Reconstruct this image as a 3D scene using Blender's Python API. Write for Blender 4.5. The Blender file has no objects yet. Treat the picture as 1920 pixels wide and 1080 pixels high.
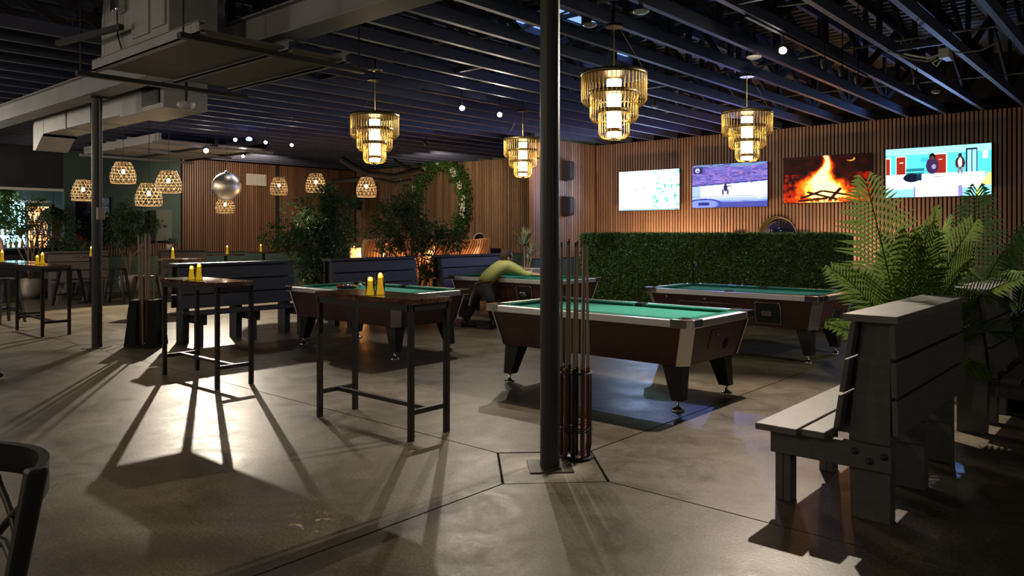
import bpy, math, random
import numpy as np
from mathutils import Vector, Matrix

PI = math.pi
random.seed(7)
SC = bpy.context.scene
COL = SC.collection

# ------------------------------------------------------------------ camera, world, lights, exposure
TH = 0.72
ST, CT = math.sin(TH), math.cos(TH)
EYE = 1.53
cam_d = bpy.data.cameras.new('camera')
cam_d.sensor_width = 36.0
cam_d.lens = 1428 / 1920 * 36
cam_d.shift_y = -104 / 1920
cam_d.clip_start = 0.05
cam_d.clip_end = 200
cam = bpy.data.objects.new('camera', cam_d)
cam.location = (0, 0, EYE)
cam.rotation_euler = (PI / 2, 0, TH)
COL.objects.link(cam)
SC.camera = cam

SC.view_settings.view_transform = 'Standard'
SC.view_settings.look = 'None'
SC.view_settings.gamma = 1
SC.view_settings.use_curve_mapping = False
SC.view_settings.exposure = 0.35
try:
    SC.cycles.use_denoising = True
    SC.cycles.max_bounces = 7
    SC.cycles.diffuse_bounces = 4
    SC.cycles.glossy_bounces = 3
    SC.cycles.transmission_bounces = 4
    SC.cycles.transparent_max_bounces = 6
    SC.cycles.sample_clamp_indirect = 4.0
    SC.cycles.caustics_reflective = False
    SC.cycles.caustics_refractive = False
except Exception:
    pass

world = bpy.data.worlds.new('dusk_sky')
SC.world = world
world.use_nodes = True
bg = world.node_tree.nodes['Background']
bg.inputs[0].default_value = (0.20, 0.36, 0.85, 1)
bg.inputs[1].default_value = 1.3


def light(name, kind, loc, power, color, size=0.05, aim=None, cone=100, blend=0.35, size_y=None):
    d = bpy.data.lights.new(name, kind)
    d.energy = power
    d.color = color
    if kind == 'AREA':
        d.size = size
        if size_y:
            d.shape = 'RECTANGLE'
            d.size_y = size_y
    else:
        d.shadow_soft_size = size
    if kind == 'SPOT':
        d.spot_size = math.radians(cone)
        d.spot_blend = blend
    o = bpy.data.objects.new(name, d)
    o.location = loc
    if aim is not None:
        o.rotation_euler = (Vector(aim) - Vector(loc)).to_track_quat('-Z', 'Y').to_euler()
    COL.objects.link(o)
    return o


WARM = (1.0, 0.80, 0.55)
SOFT = (1.0, 0.86, 0.68)
L1 = (-15.4, 7.8, 3.25)
L2 = (-3.1, 7.8, 3.42)
L3 = (-8.2, 8.2, 3.42)
L4 = (-8.2, 9.05, 3.42)
light('track_and_fill_beam', 'SPOT', (L1[0] + .06, L1[1] - .04, L1[2] - .03), 1150, SOFT, 0.035, (L1[0] + 4.12, L1[1] - 2.17, L1[2] - 8.83), 98, .09)
light('track_and_fill_beam', 'SPOT', (L2[0], L2[1] - .12, L2[2] - .05), 560, SOFT, 0.03, (-2.0, 4.0, 0), 110, .4)
light('track_and_fill_beam', 'SPOT', (L3[0] + .08, L3[1] - .1, L3[2] - .05), 105, SOFT, 0.03, (-6.2, 4.6, 0), 110, .5)
light('track_and_fill_beam', 'SPOT', (L4[0] + .08, L4[1] - .1, L4[2] - .05), 120, SOFT, 0.03, (-5, 6.8, 0), 120, .5)
# added fill lights outside the view; the first follows warm light on the floor
NEUT = (1.0, .88, .72)
for loc_, pw_, c_ in (((-4.4, -2.2, 3.2), 75, WARM), ((1.2, -3.6, 2.3), 45, NEUT), ((3.6, 2.0, 2.2), 22, NEUT), ((-10.5, -2.0, 3.1), 80, NEUT), ((-17.0, -0.5, 3.0), 90, NEUT), ((-17.4, 2.5, 3.0), 160, SOFT), ((-13.0, -3.0, 2.4), 60, NEUT), ((3.4, 9.5, 2.4), 26, NEUT), ((-5.6, .2, 3.4), 12, WARM)):
    light('fill_light', 'POINT', loc_, pw_, c_, 0.15)
light('track_and_fill_beam', 'SPOT', (-8.2, 7.55, 3.42), 260, SOFT, .03, (-7.6, 12.4, .9), 75, .7)  # added beam to brighten the hedge; no fixture stands here
light('track_and_fill_beam', 'SPOT', (-3.1, 7.2, 3.42), 110, SOFT, .03, (-5.0, 12.4, .9), 75, .7)  # second added hedge beam, for the right half, also without a fixture

# ------------------------------------------------------------------ helpers


def W(px, Z, z=0.0):
    """photo column px at depth Z -> world point"""
    X = (px - 960) / 1428 * Z
    return (CT * X - ST * Z, ST * X + CT * Z, z)


class MB:
    def __init__(s):
        s.v = []
        s.f = []
        s.m = []
        s.sm = []

    def add(s, vs, fs, mi=0, smooth=False, M=None):
        n = len(s.v)
        if M is not None:
            vs = [tuple(M @ Vector(p)) for p in vs]
        s.v += [tuple(p) for p in vs]
        s.f += [tuple(i + n for i in f) for f in fs]
        s.m += [mi] * len(fs)
        s.sm += [smooth] * len(fs)
        return s

    def box(s, x0, x1, y0, y1, z0, z1, mi=0, M=None):
        vs = [(x0, y0, z0), (x1, y0, z0), (x1, y1, z0), (x0, y1, z0), (x0, y0, z1), (x1, y0, z1), (x1, y1, z1), (x0, y1, z1)]
        fs = [(3, 2, 1, 0), (4, 5, 6, 7), (0, 1, 5, 4), (1, 2, 6, 5), (2, 3, 7, 6), (3, 0, 4, 7)]
        return s.add(vs, fs, mi, False, M)

    def hull8(s, bot, top, mi=0, M=None):
        return s.add(list(bot) + list(top), [(3, 2, 1, 0), (4, 5, 6, 7), (0, 1, 5, 4), (1, 2, 6, 5), (2, 3, 7, 6), (3, 0, 4, 7)], mi, False, M)

    def prism(s, poly, axis, d0, d1, mi=0, M=None, smooth=False):
        """poly: 2D points; axis 'y' -> poly in xz, 'x' -> poly in yz, 'z' -> xy"""
        def P(p, d):
            if axis == 'y':
                return (p[0], d, p[1])
            if axis == 'x':
                return (d, p[0], p[1])
            return (p[0], p[1], d)
        n = len(poly)
        vs = [P(p, d0) for p in poly] + [P(p, d1) for p in poly]
        s.add(vs, [tuple(range(n))[::-1], tuple(range(n, 2 * n))], mi, False, M)
        k = len(s.v) - 2 * n
        for i in range(n):
            j = (i + 1) % n
            s.f.append((k + i, k + j, k + n + j, k + n + i))
            s.m.append(mi)
            s.sm.append(smooth)
        return s

    def bar(s, p, q, w, h, mi=0, up=(0, 0, 1)):
        p, q = Vector(p), Vector(q)
        d = (q - p).normalized()
        u = Vector(up)
        if abs(d.dot(u)) > .98:
            u = Vector((1, 0, 0))
        r = d.cross(u).normalized()
        t = r.cross(d).normalized()
        vs = []
        for e in (p, q):
            for a, b in ((-1, -1), (1, -1), (1, 1), (-1, 1)):
                vs.append(e + r * a * w / 2 + t * b * h / 2)
        return s.add(vs, [(0, 1, 2, 3), (7, 6, 5, 4), (0, 4, 5, 1), (1, 5, 6, 2), (2, 6, 7, 3), (3, 7, 4, 0)], mi)

    def tube(s, pts, r, n=8, mi=0, closed=False, smooth=True):
        pts = [Vector(p) for p in pts]
        N = len(pts)
        rs = r if isinstance(r, (list, tuple)) else [r] * N
        vs = []
        prev = None
        for i, p in enumerate(pts):
            if closed:
                d = pts[(i + 1) % N] - pts[i - 1]
            else:
                d = pts[min(i + 1, N - 1)] - pts[max(i - 1, 0)]
            d = d.normalized() if d.length > 1e-9 else Vector((0, 0, 1))
            if prev is None:
                u = Vector((0, 0, 1)) if abs(d.z) < .9 else Vector((1, 0, 0))
                a = d.cross(u).normalized()
            else:
                a = (prev - d * prev.dot(d))
                a = a.normalized() if a.length > 1e-6 else d.cross(Vector((0, 0, 1))).normalized()
            prev = a
            b = d.cross(a)
            for k in range(n):
                t = 2 * PI * k / n
                vs.append(p + (a * math.cos(t) + b * math.sin(t)) * rs[i])
        fs = []
        for i in range(N if closed else N - 1):
            j = (i + 1) % N
            for k in range(n):
                l = (k + 1) % n
                fs.append((i * n + k, i * n + l, j * n + l, j * n + k))
        s.add(vs, fs, mi, smooth)
        if not closed:
            s.add(vs[:n], [tuple(range(n))[::-1]], mi)
            s.add(vs[-n:], [tuple(range(n))], mi)
        return s

    def lathe(s, prof, n=24, mi=0, c=(0, 0), smooth=True, M=None):
        vs = []
        for r, z in prof:
            for k in range(n):
                t = 2 * PI * k / n
                vs.append((c[0] + r * math.cos(t), c[1] + r * math.sin(t), z))
        fs = []
        for i in range(len(prof) - 1):
            for k in range(n):
                l = (k + 1) % n
                fs.append((i * n + k, i * n + l, (i + 1) * n + l, (i + 1) * n + k))
        s.add(vs, fs, mi, smooth, M)
        if prof[0][0] > 1e-4:
            s.add(vs[:n], [tuple(range(n))[::-1]], mi, False, M)
        if prof[-1][0] > 1e-4:
            s.add(vs[-n:], [tuple(range(n))], mi, False, M)
        return s

    def ball(s, c, r, n=16, m=10, mi=0, sc=(1, 1, 1), M=None):
        vs = []
        for i in range(m + 1):
            ph = PI * i / m
            for k in range(n):
                t = 2 * PI * k / n
                vs.append((c[0] + r * sc[0] * math.sin(ph) * math.cos(t), c[1] + r * sc[1] * math.sin(ph) * math.sin(t), c[2] - r * sc[2] * math.cos(ph)))
        fs = []
        for i in range(m):
            for k in range(n):
                l = (k + 1) % n
                fs.append((i * n + k, i * n + l, (i + 1) * n + l, (i + 1) * n + k))
        return s.add(vs, fs, mi, True, M)

    def build(s, name, mats, parent=None, loc=None, rz=0, bevel=0, label=None, cat=None, group=None, kind=None):
        me = bpy.data.meshes.new(name)
        me.from_pydata(s.v, [], s.f)
        if not isinstance(mats, (list, tuple)):
            mats = [mats]
        for m in mats:
            me.materials.append(m)
        if len(mats) > 1:
            me.polygons.foreach_set('material_index', s.m)
        me.polygons.foreach_set('use_smooth', s.sm)
        me.update()
        o = bpy.data.objects.new(name, me)
        COL.objects.link(o)
        if parent:
            o.parent = parent
        if loc:
            o.location = loc
        o.rotation_euler = (0, 0, rz)
        if bevel:
            b = o.modifiers.new('edge', 'BEVEL')
            b.width = bevel
            b.segments = 2
            b.limit_method = 'ANGLE'
        tag(o, label, cat, group, kind)
        return o


def tag(o, label=None, cat=None, group=None, kind=None):
    if label:
        o['label'] = label
    if cat:
        o['category'] = cat
    if group:
        o['group'] = group
    if kind:
        o['kind'] = kind
    return o


def thing(name, label, cat, loc=(0, 0, 0), rz=0, group=None):
    o = bpy.data.objects.new(name, None)
    o.empty_display_size = .1
    COL.objects.link(o)
    o.location = loc
    o.rotation_euler = (0, 0, rz)
    return tag(o, label, cat, group)


KIDS = {}


def copy_tree(o, parent=None):
    c = o.copy()
    COL.objects.link(c)
    c.parent = parent
    for ch in list(o.children):
        copy_tree(ch, c)
    return c


def dup(o, loc, rz=0, label=None):
    c = copy_tree(o)
    c.location = loc
    c.rotation_euler = (0, 0, rz)
    if label:
        c['label'] = label
    return c


def leaf_cloud(name, P, Nn, size, mat, parent=None, aspect=.45, fold=.25, seed=1, **kw):
    """many small folded leaves (two quads each) as one mesh; P (n,3) points, Nn (n,3) directions"""
    rg = np.random.RandomState(seed)
    P = np.asarray(P, float)
    n = len(P)
    D = np.asarray(Nn, float) + rg.normal(0, .35, (n, 3))
    D /= np.linalg.norm(D, axis=1)[:, None] + 1e-9
    R = rg.normal(0, 1, (n, 3))
    S = np.cross(D, R)
    S /= np.linalg.norm(S, axis=1)[:, None] + 1e-9
    U = np.cross(S, D)
    L = size * rg.uniform(.7, 1.25, (n, 1))
    w = L * aspect / 2
    a = P
    b = P + D * L * .5 + S * w + U * w * fold
    c = P + D * L
    d = P + D * L * .5 - S * w + U * w * fold
    V = np.stack([a, b, c, d], 1).reshape(-1, 3)
    idx = np.arange(n)[:, None] * 4
    F = np.concatenate([idx + np.array([[0, 1, 2]]), idx + np.array([[0, 2, 3]])], 1).reshape(-1, 3)
    me = bpy.data.meshes.new(name)
    me.vertices.add(len(V))
    me.vertices.foreach_set('co', V.ravel())
    me.loops.add(len(F) * 3)
    me.loops.foreach_set('vertex_index', F.ravel())
    me.polygons.add(len(F))
    me.polygons.foreach_set('loop_start', np.arange(len(F)) * 3)
    me.update(calc_edges=True)
    me.materials.append(mat)
    o = bpy.data.objects.new(name, me)
    COL.objects.link(o)
    if parent:
        o.parent = parent
    tag(o, kw.get('label'), kw.get('cat'), kw.get('group'), kw.get('kind', 'stuff'))
    return o


# ------------------------------------------------------------------ materials
def mat(name, col, rough=.6, metal=0, noise=None, col2=None, scale=8, bump=0, bscale=60, rand=0, spec=.5, coat=0, emis=None, estr=0, stretch=None, island=0):
    m = bpy.data.materials.new(name)
    m.use_nodes = True
    nt = m.node_tree
    b = nt.nodes['Principled BSDF']
    b.inputs['Base Color'].default_value = (*col, 1)
    b.inputs['Roughness'].default_value = rough
    b.inputs['Metallic'].default_value = metal
    b.inputs['Specular IOR Level'].default_value = spec
    if coat:
        b.inputs['Coat Weight'].default_value = coat
        b.inputs['Coat Roughness'].default_value = .08
    if emis:
        b.inputs['Emission Color'].default_value = (*emis, 1)
        b.inputs['Emission Strength'].default_value = estr
    tc = nt.nodes.new('ShaderNodeTexCoord')
    src = tc.outputs['Object']
    if stretch:
        mp = nt.nodes.new('ShaderNodeMapping')
        mp.inputs['Scale'].default_value = stretch
        nt.links.new(src, mp.inputs[0])
        src = mp.outputs[0]
    out = None
    if col2:
        nz = nt.nodes.new('ShaderNodeTexNoise')
        nz.inputs['Scale'].default_value = scale
        nz.inputs['Detail'].default_value = 5
        nt.links.new(src, nz.inputs['Vector'])
        rp = nt.nodes.new('ShaderNodeValToRGB')
        rp.color_ramp.elements[0].position = .35
        rp.color_ramp.elements[1].position = .68
        rp.color_ramp.elements[0].color = (*col, 1)
        rp.color_ramp.elements[1].color = (*col2, 1)
        nt.links.new(nz.outputs['Fac'], rp.inputs['Fac'])
        out = rp.outputs['Color']
    if rand or island:
        hs = nt.nodes.new('ShaderNodeHueSaturation')
        if out:
            nt.links.new(out, hs.inputs['Color'])
        else:
            hs.inputs['Color'].default_value = (*col, 1)
        mr = nt.nodes.new('ShaderNodeMapRange')
        k = rand or island
        mr.inputs['To Min'].default_value = 1 - k
        mr.inputs['To Max'].default_value = 1 + k
        if rand:
            oi = nt.nodes.new('ShaderNodeObjectInfo')
            nt.links.new(oi.outputs['Random'], mr.inputs['Value'])
        else:
            ge = nt.nodes.new('ShaderNodeNewGeometry')
            nt.links.new(ge.outputs['Random Per Island'], mr.inputs['Value'])
        nt.links.new(mr.outputs[0], hs.inputs['Value'])
        out = hs.outputs['Color']
    if out:
        nt.links.new(out, b.inputs['Base Color'])
    if bump:
        n2 = nt.nodes.new('ShaderNodeTexNoise')
        n2.inputs['Scale'].default_value = bscale
        n2.inputs['Detail'].default_value = 4
        nt.links.new(src, n2.inputs['Vector'])
        bp = nt.nodes.new('ShaderNodeBump')
        bp.inputs['Strength'].default_value = bump
        bp.inputs['Distance'].default_value = .01
        nt.links.new(n2.outputs['Fac'], bp.inputs['Height'])
        nt.links.new(bp.outputs[0], b.inputs['Normal'])
    return m


M = {}
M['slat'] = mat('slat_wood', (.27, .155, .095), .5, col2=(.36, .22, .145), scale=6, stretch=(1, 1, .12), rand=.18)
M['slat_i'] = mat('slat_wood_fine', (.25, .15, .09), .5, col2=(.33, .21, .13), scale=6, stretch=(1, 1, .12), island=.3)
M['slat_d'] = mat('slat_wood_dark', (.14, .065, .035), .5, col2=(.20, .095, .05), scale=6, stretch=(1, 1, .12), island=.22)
M['felt_back'] = mat('black_felt_backing', (.012, .010, .010), .95)
M['green_wall'] = mat('dark_green_paint', (.042, .078, .070), .75, col2=(.050, .088, .078), scale=3)
M['grey_wall'] = mat('grey_green_paint', (.10, .12, .10), .75, col2=(.12, .135, .115), scale=3)
M['dark_wall'] = mat('black_paint_wall', (.018, .017, .02), .85, col2=(.024, .022, .024), scale=3)
M['joist'] = mat('dark_timber_screen_tint', (.060, .068, .125), .55, col2=(.080, .088, .150), scale=5, rand=.15)  # dark paint made bluer in place of screen light falling on the joists
M['web'] = mat('black_painted_web_member', (.022, .022, .028), .8)
M['deck'] = mat('painted_corrugated_steel', (.045, .042, .045), .6, col2=(.075, .068, .064), scale=1.5, metal=.2)
M['steel_paint'] = mat('charcoal_painted_steel', (.042, .044, .052), .42, col2=(.052, .054, .062), scale=9, bump=.06, bscale=90)
M['beam'] = mat('grey_painted_beam', (.26, .26, .29), .55, col2=(.33, .33, .35), scale=2)
M['duct'] = mat('galvanised_sheet_metal', (.36, .36, .37), .5, metal=.2, col2=(.44, .44, .45), scale=2.5)
M['pan'] = mat('brown_grey_drip_pan', (.13, .105, .085), .6, col2=(.16, .13, .105), scale=3)
M['black_metal'] = mat('black_powder_coat', (.010, .010, .011), .38, spec=.5)
M['black_sat'] = mat('black_satin', (.014, .014, .015), .5)
M['black_matte'] = mat('black_matte', (.012, .012, .012), .85)
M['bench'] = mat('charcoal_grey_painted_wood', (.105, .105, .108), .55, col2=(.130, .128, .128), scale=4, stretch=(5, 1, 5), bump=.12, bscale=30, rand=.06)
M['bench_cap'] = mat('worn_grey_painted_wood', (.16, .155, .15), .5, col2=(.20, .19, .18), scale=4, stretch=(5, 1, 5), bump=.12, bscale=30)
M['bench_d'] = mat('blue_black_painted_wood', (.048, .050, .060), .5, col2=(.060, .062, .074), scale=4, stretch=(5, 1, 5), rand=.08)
M['bench_b'] = mat('brown_grey_painted_wood', (.13, .115, .10), .55, col2=(.155, .135, .12), scale=4, stretch=(5, 1, 5), rand=.06)
M['cabinet'] = mat('dark_mahogany_laminate', (.065, .026, .020), .42, col2=(.088, .036, .027), scale=40)
M['chrome'] = mat('brushed_aluminium', (.80, .78, .76), .38, metal=1, col2=(.90, .88, .86), scale=20, stretch=(1, 8, 8))
M['chrome_p'] = mat('polished_chrome', (.72, .72, .73), .12, metal=1)
M['felt'] = mat('green_billiard_cloth', (.040, .245, .195), .9, col2=(.046, .275, .22), scale=60, spec=.1)
M['cushion'] = mat('green_cushion_cloth', (.018, .17, .115), .9, spec=.15)
M['brass'] = mat('aged_brass', (.80, .55, .16), .34, metal=1)
M['brass_d'] = mat('dark_bronze_band', (.22, .16, .07), .4, metal=.9)
M['wood_top'] = mat('dark_resin_wood', (.035, .015, .010), .16, col2=(.17, .085, .05), scale=5, stretch=(1.2, 6, 6), coat=.6)
M['wax'] = mat('yellow_glow_candle', (.75, .50, .05), .5, emis=(.95, .56, .04), estr=.36)
M['flame'] = mat('candle_flame', (1, .8, .3), .5, emis=(1, .72, .22), estr=30)
M['white_pot'] = mat('white_ceramic_planter', (.72, .67, .58), .45)
M['bark'] = mat('pale_bark', (.20, .15, .10), .8, col2=(.30, .23, .16), scale=20, bump=.3)
M['leaf_dark'] = mat('ficus_leaf', (.060, .125, .045), .55, island=.55)
M['leaf_hedge'] = mat('boxwood_leaf', (.13, .235, .07), .5, island=.6)
M['leaf_moss'] = mat('moss_green_leaf', (.09, .18, .045), .55, island=.5)
M['leaf_palm'] = mat('palm_leaf', (.10, .19, .02), .7, spec=.08, island=.35)
M['leaf_palm_d'] = mat('palm_leaf_dusky', (.045, .105, .022), .7, spec=.08, island=.35)
M['petal'] = mat('white_petal', (.75, .72, .66), .6)
M['rattan'] = mat('woven_bamboo', (.60, .46, .28), .65, island=.25)
M['bulb'] = mat('warm_filament_bulb', (1, .8, .5), .4, emis=(1, .74, .42), estr=40)
M['tube'] = mat('frosted_lit_tube', (1, .9, .7), .5, emis=(1, .80, .48), estr=13)
M['spot_lens'] = mat('lit_spot_lens', (1, 1, 1), .3, emis=(1, .93, .80), estr=160)
M['blue_led'] = mat('blue_led_lens', (.2, .4, 1), .3, emis=(.25, .45, 1), estr=14)
M['white_plastic'] = mat('white_plastic', (.62, .61, .58), .45)
M['cable'] = mat('pale_cable', (.40, .37, .30), .6)
M['black_cable'] = mat('black_cable', (.02, .02, .02), .6)
M['shirt'] = mat('olive_yellow_shirt', (.42, .46, .15), .85, col2=(.47, .51, .18), scale=6, bump=.25, bscale=9)
M['trousers'] = mat('black_trousers', (.015, .014, .015), .8, bump=.2, bscale=12)
M['skin'] = mat('skin', (.46, .27, .19), .5, col2=(.52, .31, .22), scale=12)
M['hair'] = mat('short_brown_hair', (.035, .018, .011), .8, col2=(.055, .030, .018), scale=60)
M['purple_top'] = mat('dark_purple_top', (.05, .03, .08), .8)
M['maple'] = mat('maple_cue_wood', (.38, .31, .23), .35)
M['butt_brown'] = mat('stained_cue_butt', (.17, .055, .025), .3)
M['butt_black'] = mat('black_cue_butt', (.012, .012, .012), .25)
M['rib'] = mat('bent_plywood_rib', (.66, .42, .22), .5, col2=(.72, .47, .26), scale=4)
M['led_orange'] = mat('orange_led_strip', (1, .5, .1), .5, emis=(1, .50, .16), estr=30)
M['navy_velvet'] = mat('navy_velvet', (.012, .018, .035), .8)
M['teal_velvet'] = mat('teal_velvet', (.006, .045, .070), .7)
M['mirror'] = mat('mirror_glass', (.8, .8, .8), .02, metal=1)
M['terracotta'] = mat('terracotta_painted_panel', (.32, .11, .055), .7)
M['glass_blk'] = mat('dark_window_glass', (.006, .006, .008), .08)
M['vent'] = mat('cream_vent_grille', (.46, .42, .33), .5)
M['foil'] = mat('crumpled_foil_tape', (.6, .6, .6), .2, metal=1, bump=.8, bscale=25)



def translucent(m, k, tint):
    """thin leaves let light through"""
    n_ = m.node_tree
    pbs = n_.nodes['Principled BSDF']
    tr = n_.nodes.new('ShaderNodeBsdfTranslucent')
    tr.inputs['Color'].default_value = (*tint, 1)
    mx = n_.nodes.new('ShaderNodeMixShader')
    mx.inputs[0].default_value = k
    n_.links.new(pbs.outputs[0], mx.inputs[1])
    n_.links.new(tr.outputs[0], mx.inputs[2])
    n_.links.new(mx.outputs[0], n_.nodes['Material Output'].inputs['Surface'])


translucent(M['leaf_palm'], .30, (.15, .22, .055))
translucent(M['leaf_palm_d'], .4, (.17, .25, .09))
translucent(M['leaf_dark'], .3, (.10, .20, .06))
translucent(M['leaf_moss'], .3, (.20, .35, .08))

# concrete floor
m = bpy.data.materials.new('polished_concrete')
m.use_nodes = True
nt = m.node_tree
N_, L_ = nt.nodes, nt.links
pb = N_['Principled BSDF']
tc = N_.new('ShaderNodeTexCoord')


def noise(scale, detail=6, rough=.6, dist=0.0):
    n = N_.new('ShaderNodeTexNoise')
    n.inputs['Scale'].default_value = scale
    n.inputs['Detail'].default_value = detail
    n.inputs['Roughness'].default_value = rough
    n.inputs['Distortion'].default_value = dist
    L_.new(tc.outputs['Object'], n.inputs['Vector'])
    return n


def ramp(src, stops):
    r = N_.new('ShaderNodeValToRGB')
    cr = r.color_ramp
    while len(cr.elements) < len(stops):
        cr.elements.new(.5)
    for e, (p, c) in zip(cr.elements, stops):
        e.position = p
        e.color = (*c, 1)
    L_.new(src, r.inputs['Fac'])
    return r


def mix(a, b, fac, mode='MIX'):
    x = N_.new('ShaderNodeMix')
    x.data_type = 'RGBA'
    x.blend_type = mode
    for sock, val in ((x.inputs[6], a), (x.inputs[7], b)):
        if isinstance(val, tuple):
            sock.default_value = (*val, 1)
        else:
            L_.new(val, sock)
    if isinstance(fac, (int, float)):
        x.inputs[0].default_value = fac
    else:
        L_.new(fac, x.inputs[0])
    return x.outputs[2]


n1 = noise(.75, 9, .7, 1.0)
c1 = ramp(n1.outputs['Fac'], [(.32, (.066, .054, .036)), (.5, (.120, .100, .070)), (.70, (.20, .17, .122))])
n2 = noise(2.6, 10, .78, .4)
c2 = ramp(n2.outputs['Fac'], [(.34, (.70, .68, .66)), (.64, (1.15, 1.14, 1.12))])
cc = mix(c1.outputs['Color'], c2.outputs['Color'], .75, 'MULTIPLY')
n3 = noise(55, 4, .7)
c3 = ramp(n3.outputs['Fac'], [(.38, (.50, .50, .50)), (.62, (1.32, 1.32, 1.32))])
cc = mix(cc, c3.outputs['Color'], .8, 'MULTIPLY')


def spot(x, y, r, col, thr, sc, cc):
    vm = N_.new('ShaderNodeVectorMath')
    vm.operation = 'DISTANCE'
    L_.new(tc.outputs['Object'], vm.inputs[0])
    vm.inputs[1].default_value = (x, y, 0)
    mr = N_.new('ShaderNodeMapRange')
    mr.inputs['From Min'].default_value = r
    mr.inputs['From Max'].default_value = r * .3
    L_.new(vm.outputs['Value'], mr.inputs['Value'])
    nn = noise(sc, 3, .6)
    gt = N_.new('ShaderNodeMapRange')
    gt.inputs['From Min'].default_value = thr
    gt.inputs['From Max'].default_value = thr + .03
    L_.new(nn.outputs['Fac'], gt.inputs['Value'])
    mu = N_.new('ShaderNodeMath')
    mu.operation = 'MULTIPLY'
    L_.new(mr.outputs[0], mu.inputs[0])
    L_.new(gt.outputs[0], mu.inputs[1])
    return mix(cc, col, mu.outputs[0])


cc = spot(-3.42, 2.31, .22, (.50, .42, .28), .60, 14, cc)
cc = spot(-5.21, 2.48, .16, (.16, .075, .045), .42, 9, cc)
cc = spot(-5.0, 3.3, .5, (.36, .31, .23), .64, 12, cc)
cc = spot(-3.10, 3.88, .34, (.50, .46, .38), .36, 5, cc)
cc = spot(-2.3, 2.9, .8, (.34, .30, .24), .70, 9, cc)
L_.new(cc, pb.inputs['Base Color'])
r1 = ramp(n2.outputs['Fac'], [(.35, (.34, .34, .34)), (.65, (.52, .52, .52))])
L_.new(r1.outputs['Color'], pb.inputs['Roughness'])
pb.inputs['Specular IOR Level'].default_value = .5
bp = N_.new('ShaderNodeBump')
bp.inputs['Strength'].default_value = .10
bp.inputs['Distance'].default_value = .01
L_.new(n3.outputs['Fac'], bp.inputs['Height'])
L_.new(bp.outputs[0], pb.inputs['Normal'])
M['floor'] = m
M['joint'] = mat('dirty_floor_joint', (.02, .018, .016), .9)

# disco ball facets
m = bpy.data.materials.new('mirror_tiles')
m.use_nodes = True
b_ = m.node_tree.nodes['Principled BSDF']
b_.inputs['Base Color'].default_value = (.92, .90, .85, 1)
b_.inputs['Metallic'].default_value = 1
b_.inputs['Roughness'].default_value = .4
M['disco'] = m

# candle glass
m = bpy.data.materials.new('clear_jar_glass')
m.use_nodes = True
b_ = m.node_tree.nodes['Principled BSDF']
b_.inputs['Base Color'].default_value = (.98, .92, .6, 1)
b_.inputs['Transmission Weight'].default_value = 1
b_.inputs['Roughness'].default_value = .05
b_.inputs['IOR'].default_value = 1.2
M['jar'] = m

# ------------------------------------------------------------------ setting: floor
EX, WX, SY, NY = 4.0, -26.5, -6.0, 15.0
fl = MB()
fl.box(WX, EX, SY, 17, -.06, -.014)
floor = fl.build('floor', M['joint'], kind='structure')
xs = [WX, -18.58, -10.84, -3.10, EX]
ys = [SY, -3.8, 3.91, 11.65, 17]
g = .006
DC = .46
for i in range(4):
    for j in range(4):
        x0, x1, y0, y1 = xs[i] + g, xs[i + 1] - g, ys[j] + g, ys[j + 1] - g
        poly = []
        for (x, y, sx, sy, gx, gy) in ((x0, y0, 1, 1, xs[i], ys[j]), (x1, y0, -1, 1, xs[i + 1], ys[j]), (x1, y1, -1, -1, xs[i + 1], ys[j + 1]), (x0, y1, 1, -1, xs[i], ys[j + 1])):
            if gx in (-10.84, -3.10) and gy == 3.91:
                p1, p2 = (x + sx * DC, y), (x, y + sy * DC)
                poly += [p2, p1] if sx * sy > 0 else [p1, p2]
            else:
                poly.append((x, y))
        s_ = MB().prism(poly, 'z', -.05, 0)
        s_.build('floor_slab', M['floor'], floor)
for cx in (-10.84, -3.10):
    q = DC - .012
    MB().prism([(cx - q, 3.91), (cx, 3.91 - q), (cx + q, 3.91), (cx, 3.91 + q)], 'z', -.05, -.002).build('column_footing_slab', M['floor'], floor)

# ------------------------------------------------------------------ walls
TOP = 3.60      # underside of joists
SB = .97        # bottom of slatted panelling
DK = 4.55       # roof deck


def slats_x(x0, x1, y, z0, z1, name, material, parent, pitch=.068, w=.042, d=.028, single=False):
    n = int((x1 - x0) / pitch)
    if single:
        me = None
        for i in range(n):
            if me is None:
                o = MB().box(-w / 2, w / 2, -d, 0, z0, z1).build(name, material, parent)
                me = o
            else:
                o = me.copy()
                COL.objects.link(o)
            o.location = (x0 + (i + .5) * pitch, y, 0)
    else:
        b = MB()
        for i in range(n):
            x = x0 + (i + .5) * pitch
            b.box(x - w / 2, x + w / 2, y - d, y, z0, z1)
        b.build(name, material, parent, kind='stuff')


def slats_y(y0, y1, x, z0, z1, name, material, parent, pitch=.068, w=.042, d=.028):
    n = int((y1 - y0) / pitch)
    b = MB()
    for i in range(n):
        y = y0 + (i + .5) * pitch
        b.box(x, x + d, y - w / 2, y + w / 2, z0, z1)
    b.build(name, material, parent, kind='stuff')


# north (screen) wall
b = MB()
b.box(-10.5, EX, 15.03, 15.2, 0, DK + .1)
wn = b.build('wall_north', M['dark_wall'], kind='structure')
MB().box(-10.5, EX, 14.99, 15.03, SB, TOP + .02).build('backing_panel', M['felt_back'], wn)
MB().box(-10.5, EX, 15.0, 15.03, 0, SB - .02).build('painted_dado', M['grey_wall'], wn)
MB().box(-10.5, EX, 14.95, 15.02, SB - .045, SB).build('dado_rail', M['slat'], wn)
slats_x(-10.46, -1.3, 14.99, SB, TOP, 'slat', M['slat'], wn, single=True)
slats_x(-1.3, EX, 14.99, SB, TOP, 'slat_panelling', M['slat_i'], wn)
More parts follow.
